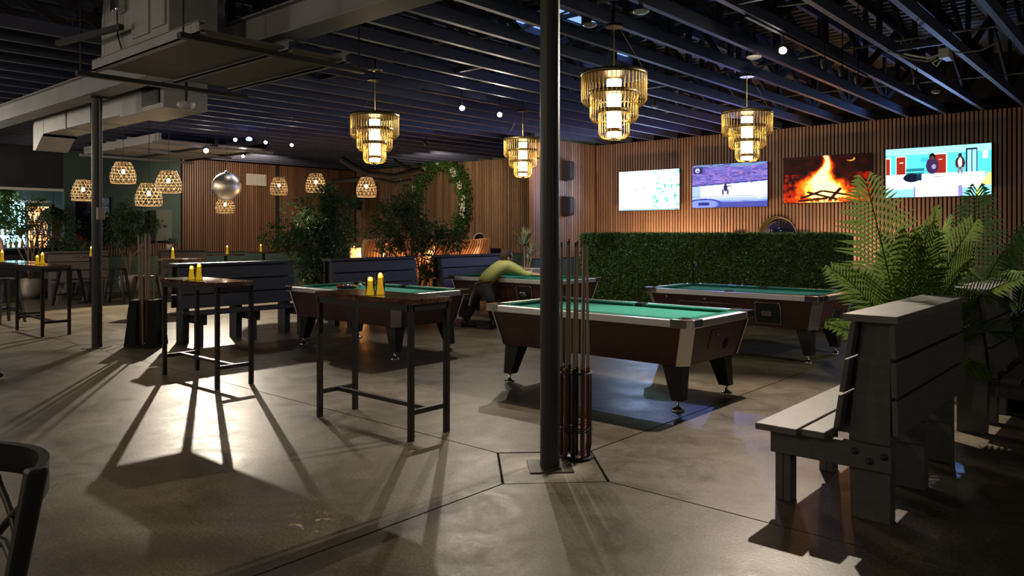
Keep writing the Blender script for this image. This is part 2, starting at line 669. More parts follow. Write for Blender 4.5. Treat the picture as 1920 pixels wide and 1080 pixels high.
# stub wall
b = MB()
b.box(-10.62, -10.5, 12.72, 15.2, 0, DK)
ws = b.build('wall_stub', M['green_wall'], kind='structure')
MB().box(-10.5, -10.495, 12.73, 15, SB, TOP).build('backing_panel', M['felt_back'], ws)
slats_y(12.72, 14.98, -10.495, SB, TOP, 'slat_panelling', M['slat_i'], ws)
MB().box(-10.63, -10.485, 12.68, 12.72, SB, TOP).build('end_board', M['slat'], ws)
# wreath wall (back)
b = MB()
b.box(-21.2, -10.6, 15.95, 16.1, 0, DK)
wb = b.build('wall_back', M['green_wall'], kind='structure')
MB().box(-21, -10.62, 15.935, 15.95, SB, TOP).build('backing_panel', M['felt_back'], wb)
slats_x(-20.98, -10.62, 15.935, SB, TOP, 'slat_panelling', M['slat_i'], wb)
# west wall
b = MB()
b.box(-21.2, -21, 9.9, 15.95, 0, DK)
ww = b.build('wall_west', M['green_wall'], kind='structure')
MB().box(-21, -20.985, 9.9, 15.93, SB, TOP).build('backing_panel', M['felt_back'], ww)
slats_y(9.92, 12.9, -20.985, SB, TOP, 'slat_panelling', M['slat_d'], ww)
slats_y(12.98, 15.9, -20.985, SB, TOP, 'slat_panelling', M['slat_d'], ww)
b = MB()
b.box(-21.2, -21, 8.1, 9.9, 0, TOP)             # green wall
b.box(-21.2, -21, 6.95, 7.2, 0, TOP)
b.box(-21.2, -21, 7.2, 8.1, 0, 1.27)
b.box(-21.2, -21, 7.2, 8.1, 2.45, TOP)
wg = b.build('wall_green', M['green_wall'], kind='structure')
MB().box(-21.16, -21.12, 7.2, 8.1, 1.27, 2.45).build('dark_window_pane', M['glass_blk'], wg)
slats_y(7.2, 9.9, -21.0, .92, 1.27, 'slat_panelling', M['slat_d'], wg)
MB().box(-21.0, -20.86, 7.15, 8.1, 1.27, 1.30).build('window_ledge', M['green_wall'], wg)
b = MB()
b.box(-21.3, -21.1, -6, 6.95, 2.60, DK)
b.box(-21.3, -21.1, -6, 2.2, 0, 2.6)
b.box(-21.3, -21.0, 2.2, 6.95, 0, 1.1)
wl = b.build('wall_bar', M['dark_wall'], kind='structure')
MB().box(-21.1, -21.05, 2.0, 6.95, 2.56, 2.62).build('lintel', M['white_plastic'], wl)
MB().box(-21.45, -20.82, 2.2, 6.9, 1.10, 1.15).build('bar_counter_top', M['black_sat'], wl)
MB().box(-21.2, -21.0, 7.2, 15.95, TOP, DK).build('upper_wall_band', M['dark_wall'], wg)
b = MB()
b.box(EX, EX + .2, SY, 15.2, 0, DK)
b.build('wall_east', M['dark_wall'], kind='structure')
MB().box(WX, EX, SY - .2, SY, 0, DK).build('wall_south', M['dark_wall'], kind='structure')
b = MB()
b.box(WX - .2, WX, SY, 17, 0, DK)
b.box(WX, -21.2, 8.4, 8.55, 0, DK)
b.build('wall_far_west', M['green_wall'], kind='structure')

# ------------------------------------------------------------------ ceiling: corrugated deck with roof lights, joists
holes = [(-7.25, -5.95, 7.95, 9.1), (-7.7, -6.75, 10.9, 11.25)]
prof = []
y = SY - .2
k = 0
while y < 17.2:
    prof.append((y, DK + (.035 if k % 4 in (1, 2) else 0)))
    y += .05
    k += 1


def deck_strip(x0, x1, b, cut=None):
    seg = []
    for (y0, z0), (y1, z1) in zip(prof[:-1], prof[1:]):
        if cut and y1 > cut[0] and y0 < cut[1]:
            continue
        n = len(b.v)
        b.v += [(x0, y0, z0), (x1, y0, z0), (x1, y1, z1), (x0, y1, z1)]
        b.f.append((n, n + 3, n + 2, n + 1))
        b.m.append(0)
        b.sm.append(False)


b = MB()
deck_strip(WX - .2, -7.7, b)
deck_strip(-7.7, -7.25, b, (10.9, 11.25))
# the two roof lights overlap in x: cut both
for (x0, x1) in ((-7.25, -6.75),):
    for c0, c1 in ((None, None),):
        for (y0, z0), (y1, z1) in zip(prof[:-1], prof[1:]):
            if (y1 > 7.95 and y0 < 9.1) or (y1 > 10.9 and y0 < 11.25):
                continue
            n = len(b.v)
            b.v += [(x0, y0, z0), (x1, y0, z0), (x1, y1, z1), (x0, y1, z1)]
            b.f.append((n, n + 3, n + 2, n + 1))
            b.m.append(0)
            b.sm.append(False)
deck_strip(-6.75, -5.95, b, (7.95, 9.1))
deck_strip(-5.95, EX + .2, b)
ceil = b.build('ceiling', M['deck'], kind='structure')
bb = MB()
for x in (-7.25, -6.6, -5.95):
    bb.box(x - .02, x + .02, 7.9, 9.15, DK - .03, DK + .03)
for y in (7.93, 8.5, 9.12):
    bb.box(-7.3, -5.9, y - .02, y + .02, DK - .03, DK + .03)
bb.build('roof_light_bars', M['black_matte'], ceil)


def joist_mesh(y0, y1, nm):
    b = MB()
    b.box(-.03, .03, y0, y1, TOP, TOP + .13)
    b.box(-.03, .03, y0, y1, DK - .13, DK - .005)
    o = b.build(nm, M['joist'], ceil)
    w = MB()
    y = y0 + .5
    up = True
    while y < y1 - 1.6:
        z0, z1 = (TOP + .1, DK - .1) if up else (DK - .1, TOP + .1)
        w.bar((0, y, z0), (0, y + 1.5, z1), .03, .09)
        w.box(-.02, .02, y - .05, y + .05, TOP + .1, DK - .1)
        y += 1.5
        up = not up
    w.build('truss_web', M['web'], o)
    return o


jn = joist_mesh(4.02, 16.0, 'ceiling_joist')
js = joist_mesh(SY, 3.86, 'ceiling_joist')
k0 = int((-21.0 + 1.92) / .583)
first = True
xj = []
for k in range(-33, 9):
    x = -1.92 + .583 * k
    xj.append(x)
    if first:
        jn.location.x = x
        js.location.x = x
        first = False
        continue
    for src in (jn, js):
        if src is js and x > -8.9:
            continue
        c = src.copy()
        COL.objects.link(c)
        c.location.x = x
        for ch in src.children:
            d = ch.copy()
            COL.objects.link(d)
            d.parent = c
# cross bridging between joists (seen top right) and conduit
b = MB()
for (x, y) in ((-2.5, 5.6), (-1.92, 5.6), (-3.1, 6.6), (-2.5, 9.5), (-7.2, 7.0), (-8.9, 6.1), (-6.0, 9.6)):
    b.box(x + .03, x + .553, y, y + .04, TOP + .02, TOP + .09)
b.build('bridging_block', M['joist'], ceil, kind='stuff')
b = MB()
for (y, x0, x1, z) in ((6.3, -8, 2, 3.78), (9.9, -12, 3, 3.80), (12.6, -20, 3, 3.78), (7.6, -9.5, -1, 3.84)):
    pts = [(x0 + (x1 - x0) * i / 24, y + .05 * math.sin(i * 1.3), z + .04 * math.sin(i * .9)) for i in range(25)]
    b.tube(pts, .012, 6)
b.build('roof_conduit', M['cable'], ceil, kind='stuff')

# beam on the column line
b = MB()
b.box(WX, EX, 3.86, 4.02, 3.345, 3.585)
b.box(WX, EX, 3.80, 4.08, 3.33, 3.345)
b.box(WX, EX, 3.80, 4.08, 3.585, 3.60)
b.build('trim_beam', M['beam'], kind='structure')


def column(x, y, label):
    t = thing('steel_column', label, 'column', (x, y, 0))
    MB().lathe([(.064, .0), (.064, 3.31)], 32).build('shaft', M['steel_paint'], t)
    MB().box(-.12, .12, -.12, .12, 3.31, 3.33).build('cap_plate', M['steel_paint'], t)
    b = MB()
    b.prism([(-.20, 0), (0, -.20), (.20, 0), (0, .20)], 'z', .0, .006)
    b.build('base_plate', M['floor'], t)
    return t


column(-3.10, 3.91, 'dark grey round steel column standing beside the pool cue rack in the foreground')
c1 = column(-10.84, 3.98, 'dark round steel column at left, rising under the hung duct platform')
b = MB().box(.07, .14, -.04, .05, 1.70, 1.86)
b.build('switch_box', M['vent'], c1, bevel=.008)
MB().tube([(.085, 0, 1.86), (.085, 0, 3.3)], .006, 6).build('conduit', M['cable'], c1)

# ------------------------------------------------------------------ air handling units and ducts
t = thing('air_handler', 'sheet metal air handling unit with rounded blower housing on a hung platform, top left', 'air handler', (-9.0, 3.0, 3.17))
for (y0, y1) in ((0.0, .07), (.83, .89), (1.46, 1.52)):
    b = MB()
    b.box(0.70, 2.95, y0, y1, 0, .012)
    b.box(0.70, 2.95, y0, y0 + .012, 0, .10)
    b.box(0.70, 2.95, y0, y1, .095, .107)
    b.build('platform_channel', M['duct'] if y0 == 0 else M['beam'], t)
MB().box(.75, 2.9, .07, .83, .03, .05).build('drip_pan', M['pan'], t)
MB().box(.75, 2.9, .89, 1.46, .03, .05).build('drip_pan', M['pan'], t)
for x in (.62, 2.85):
    MB().box(x - .03, x + .04, -.12, 1.75, -.05, -.005).build('cross_strut', M['black_sat'], t)
MB().bar((.35, -.2, .30), (1.5, -.03, .30), .05, .05).build('cross_strut', M['black_sat'], t)
for (x, y) in ((.62, -.08), (2.85, -.08), (.62, 1.7), (2.85, 1.7)):
    MB().tube([(x, y, -.05), (x, y, 1.37)], .009, 6).build('hanger_rod', M['black_sat'], t)
poly = [(.62, .11), (1.42, .11), (1.42, 1.25)] + [(1.42 - .8 * math.sin(a * PI / 24), .45 + .8 * math.cos(a * PI / 24)) for a in range(0, 13)]
MB().prism(poly, 'y', .12, .62, smooth=False).build('blower_housing', M['duct'], t)
b = MB()
b.box(1.44, 1.92, .08, .78, .11, 1.2)
b.box(1.95, 2.32, .04, .5, .11, 1.2)
b.build('cabinet', M['duct'], t, bevel=.01)
MB().box(1.5, 1.86, .06, .08, .2, 1.0).build('access_panel', M['duct'], t, bevel=.005)
MB().box(2.0, 2.28, .02, .04, .2, 1.0).build('access_panel', M['duct'], t, bevel=.005)
MB().box(1.08, 1.24, .02, .12, .52, .80).build('control_box', M['foil'], t, bevel=.02)
MB().tube([(1.14, .07, .52), (1.13, .08, .3), (1.2, .1, .12)], .008, 6).build('conduit', M['black_cable'], t)
t2 = thing('supply_duct', 'pale rectangular sheet metal duct hanging behind the left column', 'duct', (-14.6, 4.35, 3.12))
MB().box(.5, 3.6, 0, .5, .04, .40).build('duct_trunk', M['duct'], t2, bevel=.01)
MB().prism([(.5, .0), (.5, .42), (.25, .42), (.1, .36), (0, .2), (0, -.20), (.12, -.20), (.5, .05)], 'y', 0, .5).build('duct_elbow', M['duct'], t2)
MB().box(3.6, 4.95, -.02, .56, 0, .42).build('plenum_box', M['duct'], t2, bevel=.01)
b = MB().box(4.35, 4.85, -.04, -.02, .06, .38)
for i in range(11):
    b.box(4.37, 4.83, -.055, -.04, .08 + i * .026, .09 + i * .026)
b.build('grille', M['black_sat'], t2)
for x in (1.5, 2.5):
    MB().box(x, x + .03, -.012, .512, .03, .41).build('duct_seam', M['duct'], t2)
for (x, y) in ((.8, .25), (4.2, .25)):
    MB().tube([(x, y, .38), (x, y, 1.42)], .009, 6).build('hanger_rod', M['black_sat'], t2)
t3 = thing('far_air_handler', 'smaller hung duct platform with pale panels beyond the left column', 'air handler', (-19.3, 6.8, 3.36))
for y0 in (0, 1.2, 2.4):
    MB().box(0, 3.9, y0, y0 + .07, 0, .17).build('platform_channel', M['duct'] if y0 == 0 else M['black_sat'], t3)
for x in (0, 1.95, 3.8):
    MB().box(x, x + .07, -.1, 2.6, -.05, 0).build('cross_strut', M['beam'], t3)
for x in (.1, 2.05):
    MB().box(x, x + 1.75, .1, 2.4, .04, .06).build('drip_pan', M['white_plastic'], t3)
MB().box(.3, 2.1, .3, 1.5, .1, .9).build('cabinet', M['duct'], t3, bevel=.01)
for (x, y) in ((.0, 0), (3.8, 0), (.0, 2.5), (3.8, 2.5)):
    MB().tube([(x, y, 0), (x, y, 1.19)], .009, 6).build('hanger_rod', M['black_sat'], t3)
b = MB()
for pp, rr in ((((640, 298), (662, 312), (690, 327), (740, 331), (790, 318)), .075), (((622, 341), (690, 334), (740, 344), (772, 338)), .055), (((738, 300), (760, 314), (795, 322)), .045)):
    b.tube([W(p[0], 17.5, EYE + (436 - p[1]) * 17.5 / 1428) for p in pp], rr, 8)
b.build('hanging_branch', M['black_matte'], label='black branch-like pipework hung below the ceiling near the green wreath', cat='pipework')

# ------------------------------------------------------------------ tiered brass pendants


def make_pendant():
    t = thing('tiered_pendant_lamp', '', 'pendant lamp', (0, 0, 2.42), group='tiered brass pendants over the pool tables')
    # tiers: (radius, z top, z bottom)
    tiers = [(.32, .67, .42), (.235, .49, .25), (.152, .31, .09)]
    for r, z1, z0 in tiers:
        n = int(40 * r / .32) + 8
        b = MB()
        for k in range(n):
            a = 2 * PI * k / n
            ca, sa = math.cos(a), math.sin(a)
            pr = [(r, z1), (r, z0), (r - .015, z0 - .03), (r - .04, z0 - .055), (r - .085, z0 - .062)]
            b.tube([(q * ca, q * sa, z) for q, z in pr], .0038, 4)
        b.build('rod_tier', M['brass'], t, kind='stuff')
        MB().lathe([(r - .008, z1 - .02), (r + .006, z1 - .02), (r + .006, z1 + .02), (r - .008, z1 + .02), (r - .008, z1 - .02)], 48).build('band', M['brass_d'], t)
    for r, z in ((.078, .12),):
        MB().lathe([(r - .006, z - .018), (r + .004, z - .018), (r + .004, z + .018), (r - .006, z + .018), (r - .006, z - .018)], 40).build('inner_band', M['brass_d'], t)
    MB().lathe([(.02, .06), (.072, .06), (.072, .62), (.02, .62)], 32).build('lit_tube', M['tube'], t)
    MB().tube([(0, 0, .63), (0, 0, 1.15)], .006, 6).build('stem', M['brass'], t)
    for k in range(3):
        a = 2 * PI * k / 3 + .4
        MB().tube([(.31 * math.cos(a), .31 * math.sin(a), .68), (.05 * math.cos(a), .05 * math.sin(a), 1.14)], .0018, 4).build('cable', M['brass_d'], t)
    MB().lathe([(.09, 1.14), (.09, 1.165), (.03, 1.175)], 24).build('canopy', M['chrome_p'], t)
    MB().tube([(0, 0, 1.17), (0, 0, DK - 2.42)], .012, 6).build('mounting_rod', M['black_cable'], t)
    return t


PT = {1: (-8.10, 6.45), 2: (-8.30, 9.74), 3: (-4.21, 6.33), 4: (-4.25, 9.50)}
pl = {3: 'largest brass tiered pendant, above the pool table just right of the near column',
      4: 'brass tiered pendant hanging in front of the television wall, above the right rear pool table',
      1: 'brass tiered pendant left of the near column, above the pool table with the racked balls',
      2: 'farthest brass tiered pendant, partly behind the near column above the player'}
p0 = make_pendant()
for i, k in enumerate((3, 4, 1, 2)):
    x, y = PT[k]
    if i == 0:
        p0.location = (x, y, 2.42)
        p0['label'] = pl[k]
    else:
        dup(p0, (x, y, 2.42), .3 * i, pl[k])

# ------------------------------------------------------------------ pool tables


def frame_ring(b, cx, cz, w, h, y, t=.012, d=.008, r=.02):
    """rounded rectangular metal frame on a face at y (facing -y), drawn in x/z"""
    pts = []
    for (sx, sz, a0) in ((1, 1, 0), (-1, 1, 90), (-1, -1, 180), (1, -1, 270)):
        for q in range(4):
            a = math.radians(a0 + q * 30)
            pts.append((cx + sx * (w / 2 - r) + r * math.cos(a), y, cz + sz * (h / 2 - r) + r * math.sin(a)))
    b.tube(pts, t / 2, 6, closed=True)


def pool_table(x, y, label, coin=False, end_hole=False, end_return=False):
    t = thing('pool_table', label, 'pool table', (x, y, 0), 0, 'coin-operated pool tables with green cloth')
    HX, HY = 1.18, .635
    bx, by, tx, ty = 1.06, .53, 1.145, .60
    zb, zt = .39, .735
    # cabinet with chamfered corners
    c = .06

    def octo(hx, hy, z):
        return [(hx, -hy + c, z), (hx, hy - c, z), (hx - c, hy, z), (-hx + c, hy, z), (-hx, hy - c, z), (-hx, -hy + c, z), (-hx + c, -hy, z), (hx - c, -hy, z)]
    lo, hi = octo(bx, by, zb), octo(tx, ty, zt)
    b = MB()
    b.add(lo + hi, [tuple(range(8))[::-1], tuple(range(8, 16))] + [(i, (i + 1) % 8, 8 + (i + 1) % 8, 8 + i) for i in range(8)])
    cab = b.build('cabinet', M['cabinet'], t)
    # corner strips
    for i in (1, 3, 5, 7):
        j = (i + 1) % 8
        p, q, r_, s_ = [Vector(v) for v in (lo[i], lo[j], hi[j], hi[i])]
        nrm = Vector(((p.x + q.x) / abs(p.x + q.x), (p.y + q.y) / abs(p.y + q.y), 0)).normalized() * .006
        ed = (q - p).normalized() * .02
        bo = [p - ed - nrm, q + ed - nrm, q + ed + nrm, p - ed + nrm]
        to = [s_ - ed - nrm, r_ + ed - nrm, r_ + ed + nrm, s_ - ed + nrm]
        MB().hull8(bo, to).build('corner_strip', M['chrome'], t)
    # rail apron (aluminium), flat top rails
    rw = .115

    def ring(b, ox, oy, ix, iy, z0, z1, ch=.045, mi=0):
        def oc(hx, hy, cc):
            return [(hx, -hy + cc), (hx, hy - cc), (hx - cc, hy), (-hx + cc, hy), (-hx, hy - cc), (-hx, -hy + cc), (-hx + cc, -hy), (hx - cc, -hy)]
        O, I = oc(ox, oy, ch), oc(ix, iy, ch * .6)
        vs = [(p[0], p[1], z) for z in (z0, z1) for p in O] + [(p[0], p[1], z) for z in (z0, z1) for p in I]
        fs = []
        for i in range(8):
            j = (i + 1) % 8
            fs += [(i, j, 8 + j, 8 + i), (16 + j, 16 + i, 24 + i, 24 + j), (8 + i, 8 + j, 24 + j, 24 + i), (j, i, 16 + i, 16 + j)]
        b.add(vs, fs, mi)
        return b
    ring(MB(), HX, HY, HX - .075, HY - .075, .728, .792).build('rail_trim', M['chrome'], t, bevel=.006)
    ring(MB(), HX - .076, HY - .076, HX - .125, HY - .125, .73, .795, .03).build('rail_top', M['cushion'], t, bevel=.004)
    # corner castings
    for sx in (-1, 1):
        for sy in (-1, 1):
            pts = [(HX - .20, HY + .004), (HX - .045, HY + .004), (HX + .004, HY - .045), (HX + .004, HY - .20), (HX - .07, HY - .20), (HX - .07, HY - .12), (HX - .12, HY - .07), (HX - .20, HY - .07)]
            pts = [(sx * a, sy * b_) for a, b_ in pts]
            if sx * sy < 0:
                pts = pts[::-1]
            MB().prism(pts, 'z', .733, .799).build('corner_casting', M['chrome_p'], t, bevel=.005)
    MB().box(-HX + .1, HX - .1, -HY + .1, HY - .1, .74, .762).build('playing_bed', M['felt'], t)
    # cushions: six sloped strips
    cw = .05
    ix, iy = HX - .125, HY - .125
    for sy in (-1, 1):
        for (x0, x1) in ((-ix + .06, -.06), (.06, ix - .06)):
            y0, y1 = sy * iy, sy * (iy - cw)
            MB().hull8([(x0, y0, .762), (x1, y0, .762), (x1, y1 + sy * .02, .762), (x0, y1 + sy * .02, .762)],
                       [(x0, y0, .797), (x1, y0, .797), (x1 - .02, y1, .790), (x0 + .02, y1, .790)]).build('cushion', M['cushion'], t)
    for sx in (-1, 1):
        x0, x1 = sx * ix, sx * (ix - cw)
        MB().hull8([(x0, -iy + .06, .762), (x1 + sx * .02, -iy + .06, .762), (x1 + sx * .02, iy - .06, .762), (x0, iy - .06, .762)],
                   [(x0, -iy + .06, .797), (x1, -iy + .08, .790), (x1, iy - .08, .790), (x0, iy - .06, .797)]).build('cushion', M['cushion'], t)
    for (px, py) in ((-ix + .01, -iy + .01), (ix - .01, -iy + .01), (-ix + .01, iy - .01), (ix - .01, iy - .01), (0, -iy - .015), (0, iy + .015)):
        MB().lathe([(.056, .764), (.062, .801), (.050, .803), (.046, .768)], 20, c=(px, py)).build('pocket', M['black_matte'], t)
    # legs: wedge shaped, tapering from the inside, with levelling foot
    for sx in (-1, 1):
        for sy in (-1, 1):
            def q(x, y, z):
                return (sx * x, sy * y, z)
            bo = [q(.915, .40, .085), q(1.02, .40, .085), q(1.02, .50, .085), q(.915, .50, .085)]
            to = [q(.82, .33, zb), q(1.005, .33, zb), q(1.005, .49, zb), q(.82, .49, zb)]
            if sx * sy < 0:
                bo, to = bo[::-1], to[::-1]
            lg = MB().hull8(bo, to).build('leg', M['black_sat'], t, bevel=.006)
            MB().lathe([(.055, 0), (.055, .012), (.03, .025), (.014, .035), (.014, .086)], 16, c=(sx * .965, sy * .465)).build('levelling_foot', M['chrome_p'], lg)

    def face_y(z, sgn=-1):   # y of the near long side at height z
        return sgn * (by + (ty - by) * (z - zb) / (zt - zb))
    if coin:
        tilt = math.atan((ty - by) / (zt - zb))
        R = Matrix.Translation((.52, face_y(.56) - .002, .56)) @ Matrix.Rotation(tilt, 4, 'X')
        b = MB()
        b.box(-.15, .15, -.006, .01, -.125, .125, M=R)
        cp = b.build('coin_panel', M['black_sat'], t)
        b = MB()
        frame_ring(b, 0, 0, .31, .26, -.008)
        b.v = [tuple(R @ Vector(v)) for v in b.v]
        b.build('panel_frame', M['chrome_p'], cp)
        MB().box(-.07, .05, -.035, -.006, -.03, .03, M=R).build('coin_slide', M['chrome_p'], cp, bevel=.004)
        R2 = Matrix.Translation((-.25, face_y(.62) - .002, .62)) @ Matrix.Rotation(tilt, 4, 'X')
        b = MB()
        frame_ring(b, 0, -.06, .85, .17, -.004, .007)
        b.v = [tuple(R2 @ Vector(v)) for v in b.v]
        b.build('ball_return_frame', M['chrome_p'], t)
        b = MB()
        for xx in (-.85, -.3, .28):
            b.lathe([(.0, -.012), (.014, -.012), (.016, 0)], 12, M=Matrix.Translation((xx, face_y(.69) - .002, .69)) @ Matrix.Rotation(-PI / 2, 4, 'X') @ Matrix.Scale(-1, 4, (0, 0, 1)))
        b.build('lock', M['chrome_p'], t)

    tl2 = math.atan((tx - bx) / (zt - zb))
    Re = Matrix.Rotation(PI / 2, 4, 'Z')
    if end_return:
        R = Matrix.Translation((bx + (tx - bx) * .45 + .002, .1, .545)) @ Re @ Matrix.Rotation(tl2, 4, 'X')
        b = MB()
        b.box(-.16, .16, -.004, .01, -.085, .055, M=R)
        er = b.build('ball_window', M['black_matte'], t)
        b = MB()
        frame_ring(b, 0, -.015, .33, .15, -.006, .016)
        frame_ring(b, 0, .115, .24, .05, -.006, .012, r=.018)
        b.v = [tuple(R @ Vector(v)) for v in b.v]
        b.build('window_frame', M['chrome_p'], er)
        b = MB()
        for i in range(14):
            a0 = 2 * PI * i / 14
            b.tube([(-.38 + .03 * math.cos(a0), -.006, -.09 + .03 * math.sin(a0)), (-.38 + .045 * math.cos(a0 + .5), -.006, -.09 + .045 * math.sin(a0 + .5))], .003, 4)
        b.v = [tuple(R @ Vector(v)) for v in b.v]
        b.build('round_emblem', M['black_sat'], t)
    if end_hole:
        R = Matrix.Translation((bx + (tx - bx) * .4 + .002, .0, .53)) @ Re @ Matrix.Rotation(tl2, 4, 'X')
        b = MB()
        b.lathe([(0, .0), (.055, .0), (.055, -.01)], 24, M=R @ Matrix.Translation((.18, 0, -.01)) @ Matrix.Rotation(PI / 2, 4, 'X'))
        b.build('return_hole', M['black_matte'], t)
        b = MB()
        b.box(-.17, .03, -.004, .006, -.02, .15, M=R)
        pn = b.build('access_panel', M['cabinet'], t)
        b = MB()
        b.lathe([(.0, .0), (.014, 0), (.014, .006)], 12, M=R @ Matrix.Translation((-.04, -.004, .10)) @ Matrix.Rotation(PI / 2, 4, 'X'))
        b.build('lock', M['chrome_p'], pn)
    return t


pool_table(*PT[3], 'mahogany pool table with green cloth directly behind the near column', end_hole=True)
pool_table(*PT[4], 'pool table with orange-lit end and silver-framed coin panel beside the hedge', coin=True, end_return=True)
pool_table(*PT[1], 'pool table with racked balls behind the nearest bar table')
pool_table(*PT[2], 'farthest pool table, with a man in a yellow-green shirt leaning over it', coin=True)

# balls and triangle on table 1
tx0, ty0 = PT[1][0] - .62, PT[1][1] - .05
t = MB()
tri = [(0.0, 0.0), (-.25, .145), (-.25, -.145)]
pts = []
for i in range(3):
    p, q = Vector((*tri[i], 0)), Vector((*tri[(i + 1) % 3], 0))
    for k in range(5):
        pts.append(tuple(p.lerp(q, .08 + .84 * k / 4) + Vector((0, 0, .022))))
b = MB().tube(pts, .014, 6, closed=True)
b.build('ball_rack', M['black_sat'], loc=(tx0 + .28, ty0, .762), label='black triangle rack around the balls on the left pool table', cat='ball rack')
BC = [(.55, .35, .02), (.02, .04, .25), (.5, .03, .02), (.12, .02, .16), (.6, .16, .02), (.02, .16, .06), (.25, .02, .02), (.01, .01, .01),
      (.6, .4, .05), (.05, .08, .4), (.5, .05, .03), (.15, .03, .2), (.6, .2, .03), (.03, .2, .08), (.3, .03, .03)]
names = ['yellow', 'navy', 'red', 'purple', 'orange', 'green', 'maroon', 'black', 'yellow striped', 'blue striped', 'red striped', 'purple striped', 'orange striped', 'green striped', 'maroon striped']
k = 0
for row in range(5):
    for i in range(row + 1):
        x = tx0 + .28 - .045 - row * .0495
        y = ty0 + (i - row / 2) * .0572
        bm = mat('ball_%s' % names[k].replace(' ', '_'), BC[k], .12)
        MB().ball((0, 0, 0), .0285, 16, 10).build('pool_ball', bm, loc=(x, y, .762 + .0285), label='%s pool ball in the triangle rack on the left pool table' % names[k], cat='pool ball', group='racked pool balls')
        k += 1
MB().ball((0, 0, 0), .03, 16, 10).build('cue_ball', mat('ivory_ball', (.8, .74, .6), .12), loc=(tx0 + .12, ty0 + .19, .792), label='ivory cue ball lying behind the rack on the left pool table', cat='pool ball')
# chalk cubes on rails
for (x, y, lb) in ((PT[1][0] - .75, PT[1][1] + .59, 'small red chalk cube on the far rail of the left pool table'), (PT[3][0] - 1.12, PT[3][1] + .50, 'small red chalk cube on the left end of the central pool table'), (PT[4][0] - 1.12, PT[4][1] - .3, 'small red chalk cube on the left end of the right rear pool table')):
    MB().box(-.012, .012, -.012, .012, 0, .024).build('chalk_cube', M['terracotta'], loc=(x, y, .798), bevel=.002, label=lb, cat='chalk')

# ------------------------------------------------------------------ bar tables


def bar_table(x0, y0, label, L=1.2, Wd=.42, H=1.04):
    """x0,y0 = near right corner (max x, min y)"""
    t = thing('bar_table', label, 'table', (x0 - L / 2, y0 + Wd / 2, 0), 0, 'tall bar tables with black steel frames')
    hx, hy = L / 2, Wd / 2
    rg = random.Random(int(abs(x0) * 100))
    # slightly wavy live edge
    pts = []
    n = 26
    for i in range(n + 1):
        pts.append((-hx + L * i / n, -hy + rg.uniform(-.004, .004)))
    for i in range(n + 1):
        pts.append((hx - L * i / n, hy + rg.uniform(-.004, .004)))
    MB().prism(pts, 'z', H - .04, H).build('tabletop', M['wood_top'], t, bevel=.003)
    ix, iy = hx - .03, hy - .03
    for sx in (-1, 1):
        for sy in (-1, 1):
            MB().box(sx * ix - .02, sx * ix + .02, sy * iy - .02, sy * iy + .02, 0, H - .04).build('leg', M['black_metal'], t, bevel=.003)
    b = MB()
    b.box(-ix, ix, -iy - .02, -iy + .02, H - .09, H - .041)
    b.box(-ix, ix, iy - .02, iy + .02, H - .09, H - .041)
    b.box(-ix - .02, -ix + .02, -iy, iy, H - .09, H - .041)
    b.box(ix - .02, ix + .02, -iy, iy, H - .09, H - .041)
    b.build('apron', M['black_metal'], t)
    for sx in (-1, 1):
        MB().box(sx * ix - .015, sx * ix + .015, -iy + .02, iy - .02, .19, .225).build('foot_bar', M['black_metal'], t)
    MB().box(-ix + .015, ix - .015, -.018, .018, .192, .223).build('foot_bar', M['black_metal'], t)
    return t


bar_table(-4.21, 3.68, 'nearest bar table, dark wooden top on black legs in front of the left pool table')
bar_table(-7.03, 3.66, 'bar table with two yellow candles in front of the second cue rack')
bar_table(-12.50, 3.82, 'bar table left of the left column, two candles on its top')
bar_table(-14.1, 3.95, 'bar table cut by the left edge of the photo', L=1.25)


def candle(x, y, z, h, label, group='candles on the bar tables'):
    t = thing('candle', label, 'candle', (x, y, z), 0, group)
    MB().lathe([(.0, .004), (.032, .004), (.032, h * .78), (.024, h * .755), (0, h * .75)], 20).build('wax', M['wax'], t)
    MB().lathe([(0, 0), (.036, 0), (.036, h), (.0335, h), (.0335, .003), (0, .003)], 24).build('glass_jar', M['jar'], t)
    MB().lathe([(0, h * .76), (.010, h * .80), (.012, h * .84), (.007, h * .90), (0, h * .97)], 10).build('flame', M['flame'], t)
    return t


candle(*W(694, 5.93)[:2], 1.04, .145, 'shorter yellow candle on the nearest bar table')
candle(*W(713, 5.98)[:2], 1.04, .175, 'taller yellow candle on the nearest bar table')
candle(*W(359, 7.90)[:2], 1.04, .145, 'shorter yellow candle on the bar table by the far cue rack')
candle(*W(373, 7.85)[:2], 1.04, .175, 'taller yellow candle on the bar table by the far cue rack')
candle(*W(70, 11.75)[:2], 1.04, .14, 'shorter yellow candle on the bar table left of the left column')
candle(*W(79.5, 11.75)[:2], 1.04, .185, 'taller yellow candle on the bar table left of the left column')
candle(*W(4, 12.65)[:2], 1.04, .20, 'yellow candle at the left edge of the photo, beside the person')

# ------------------------------------------------------------------ benches


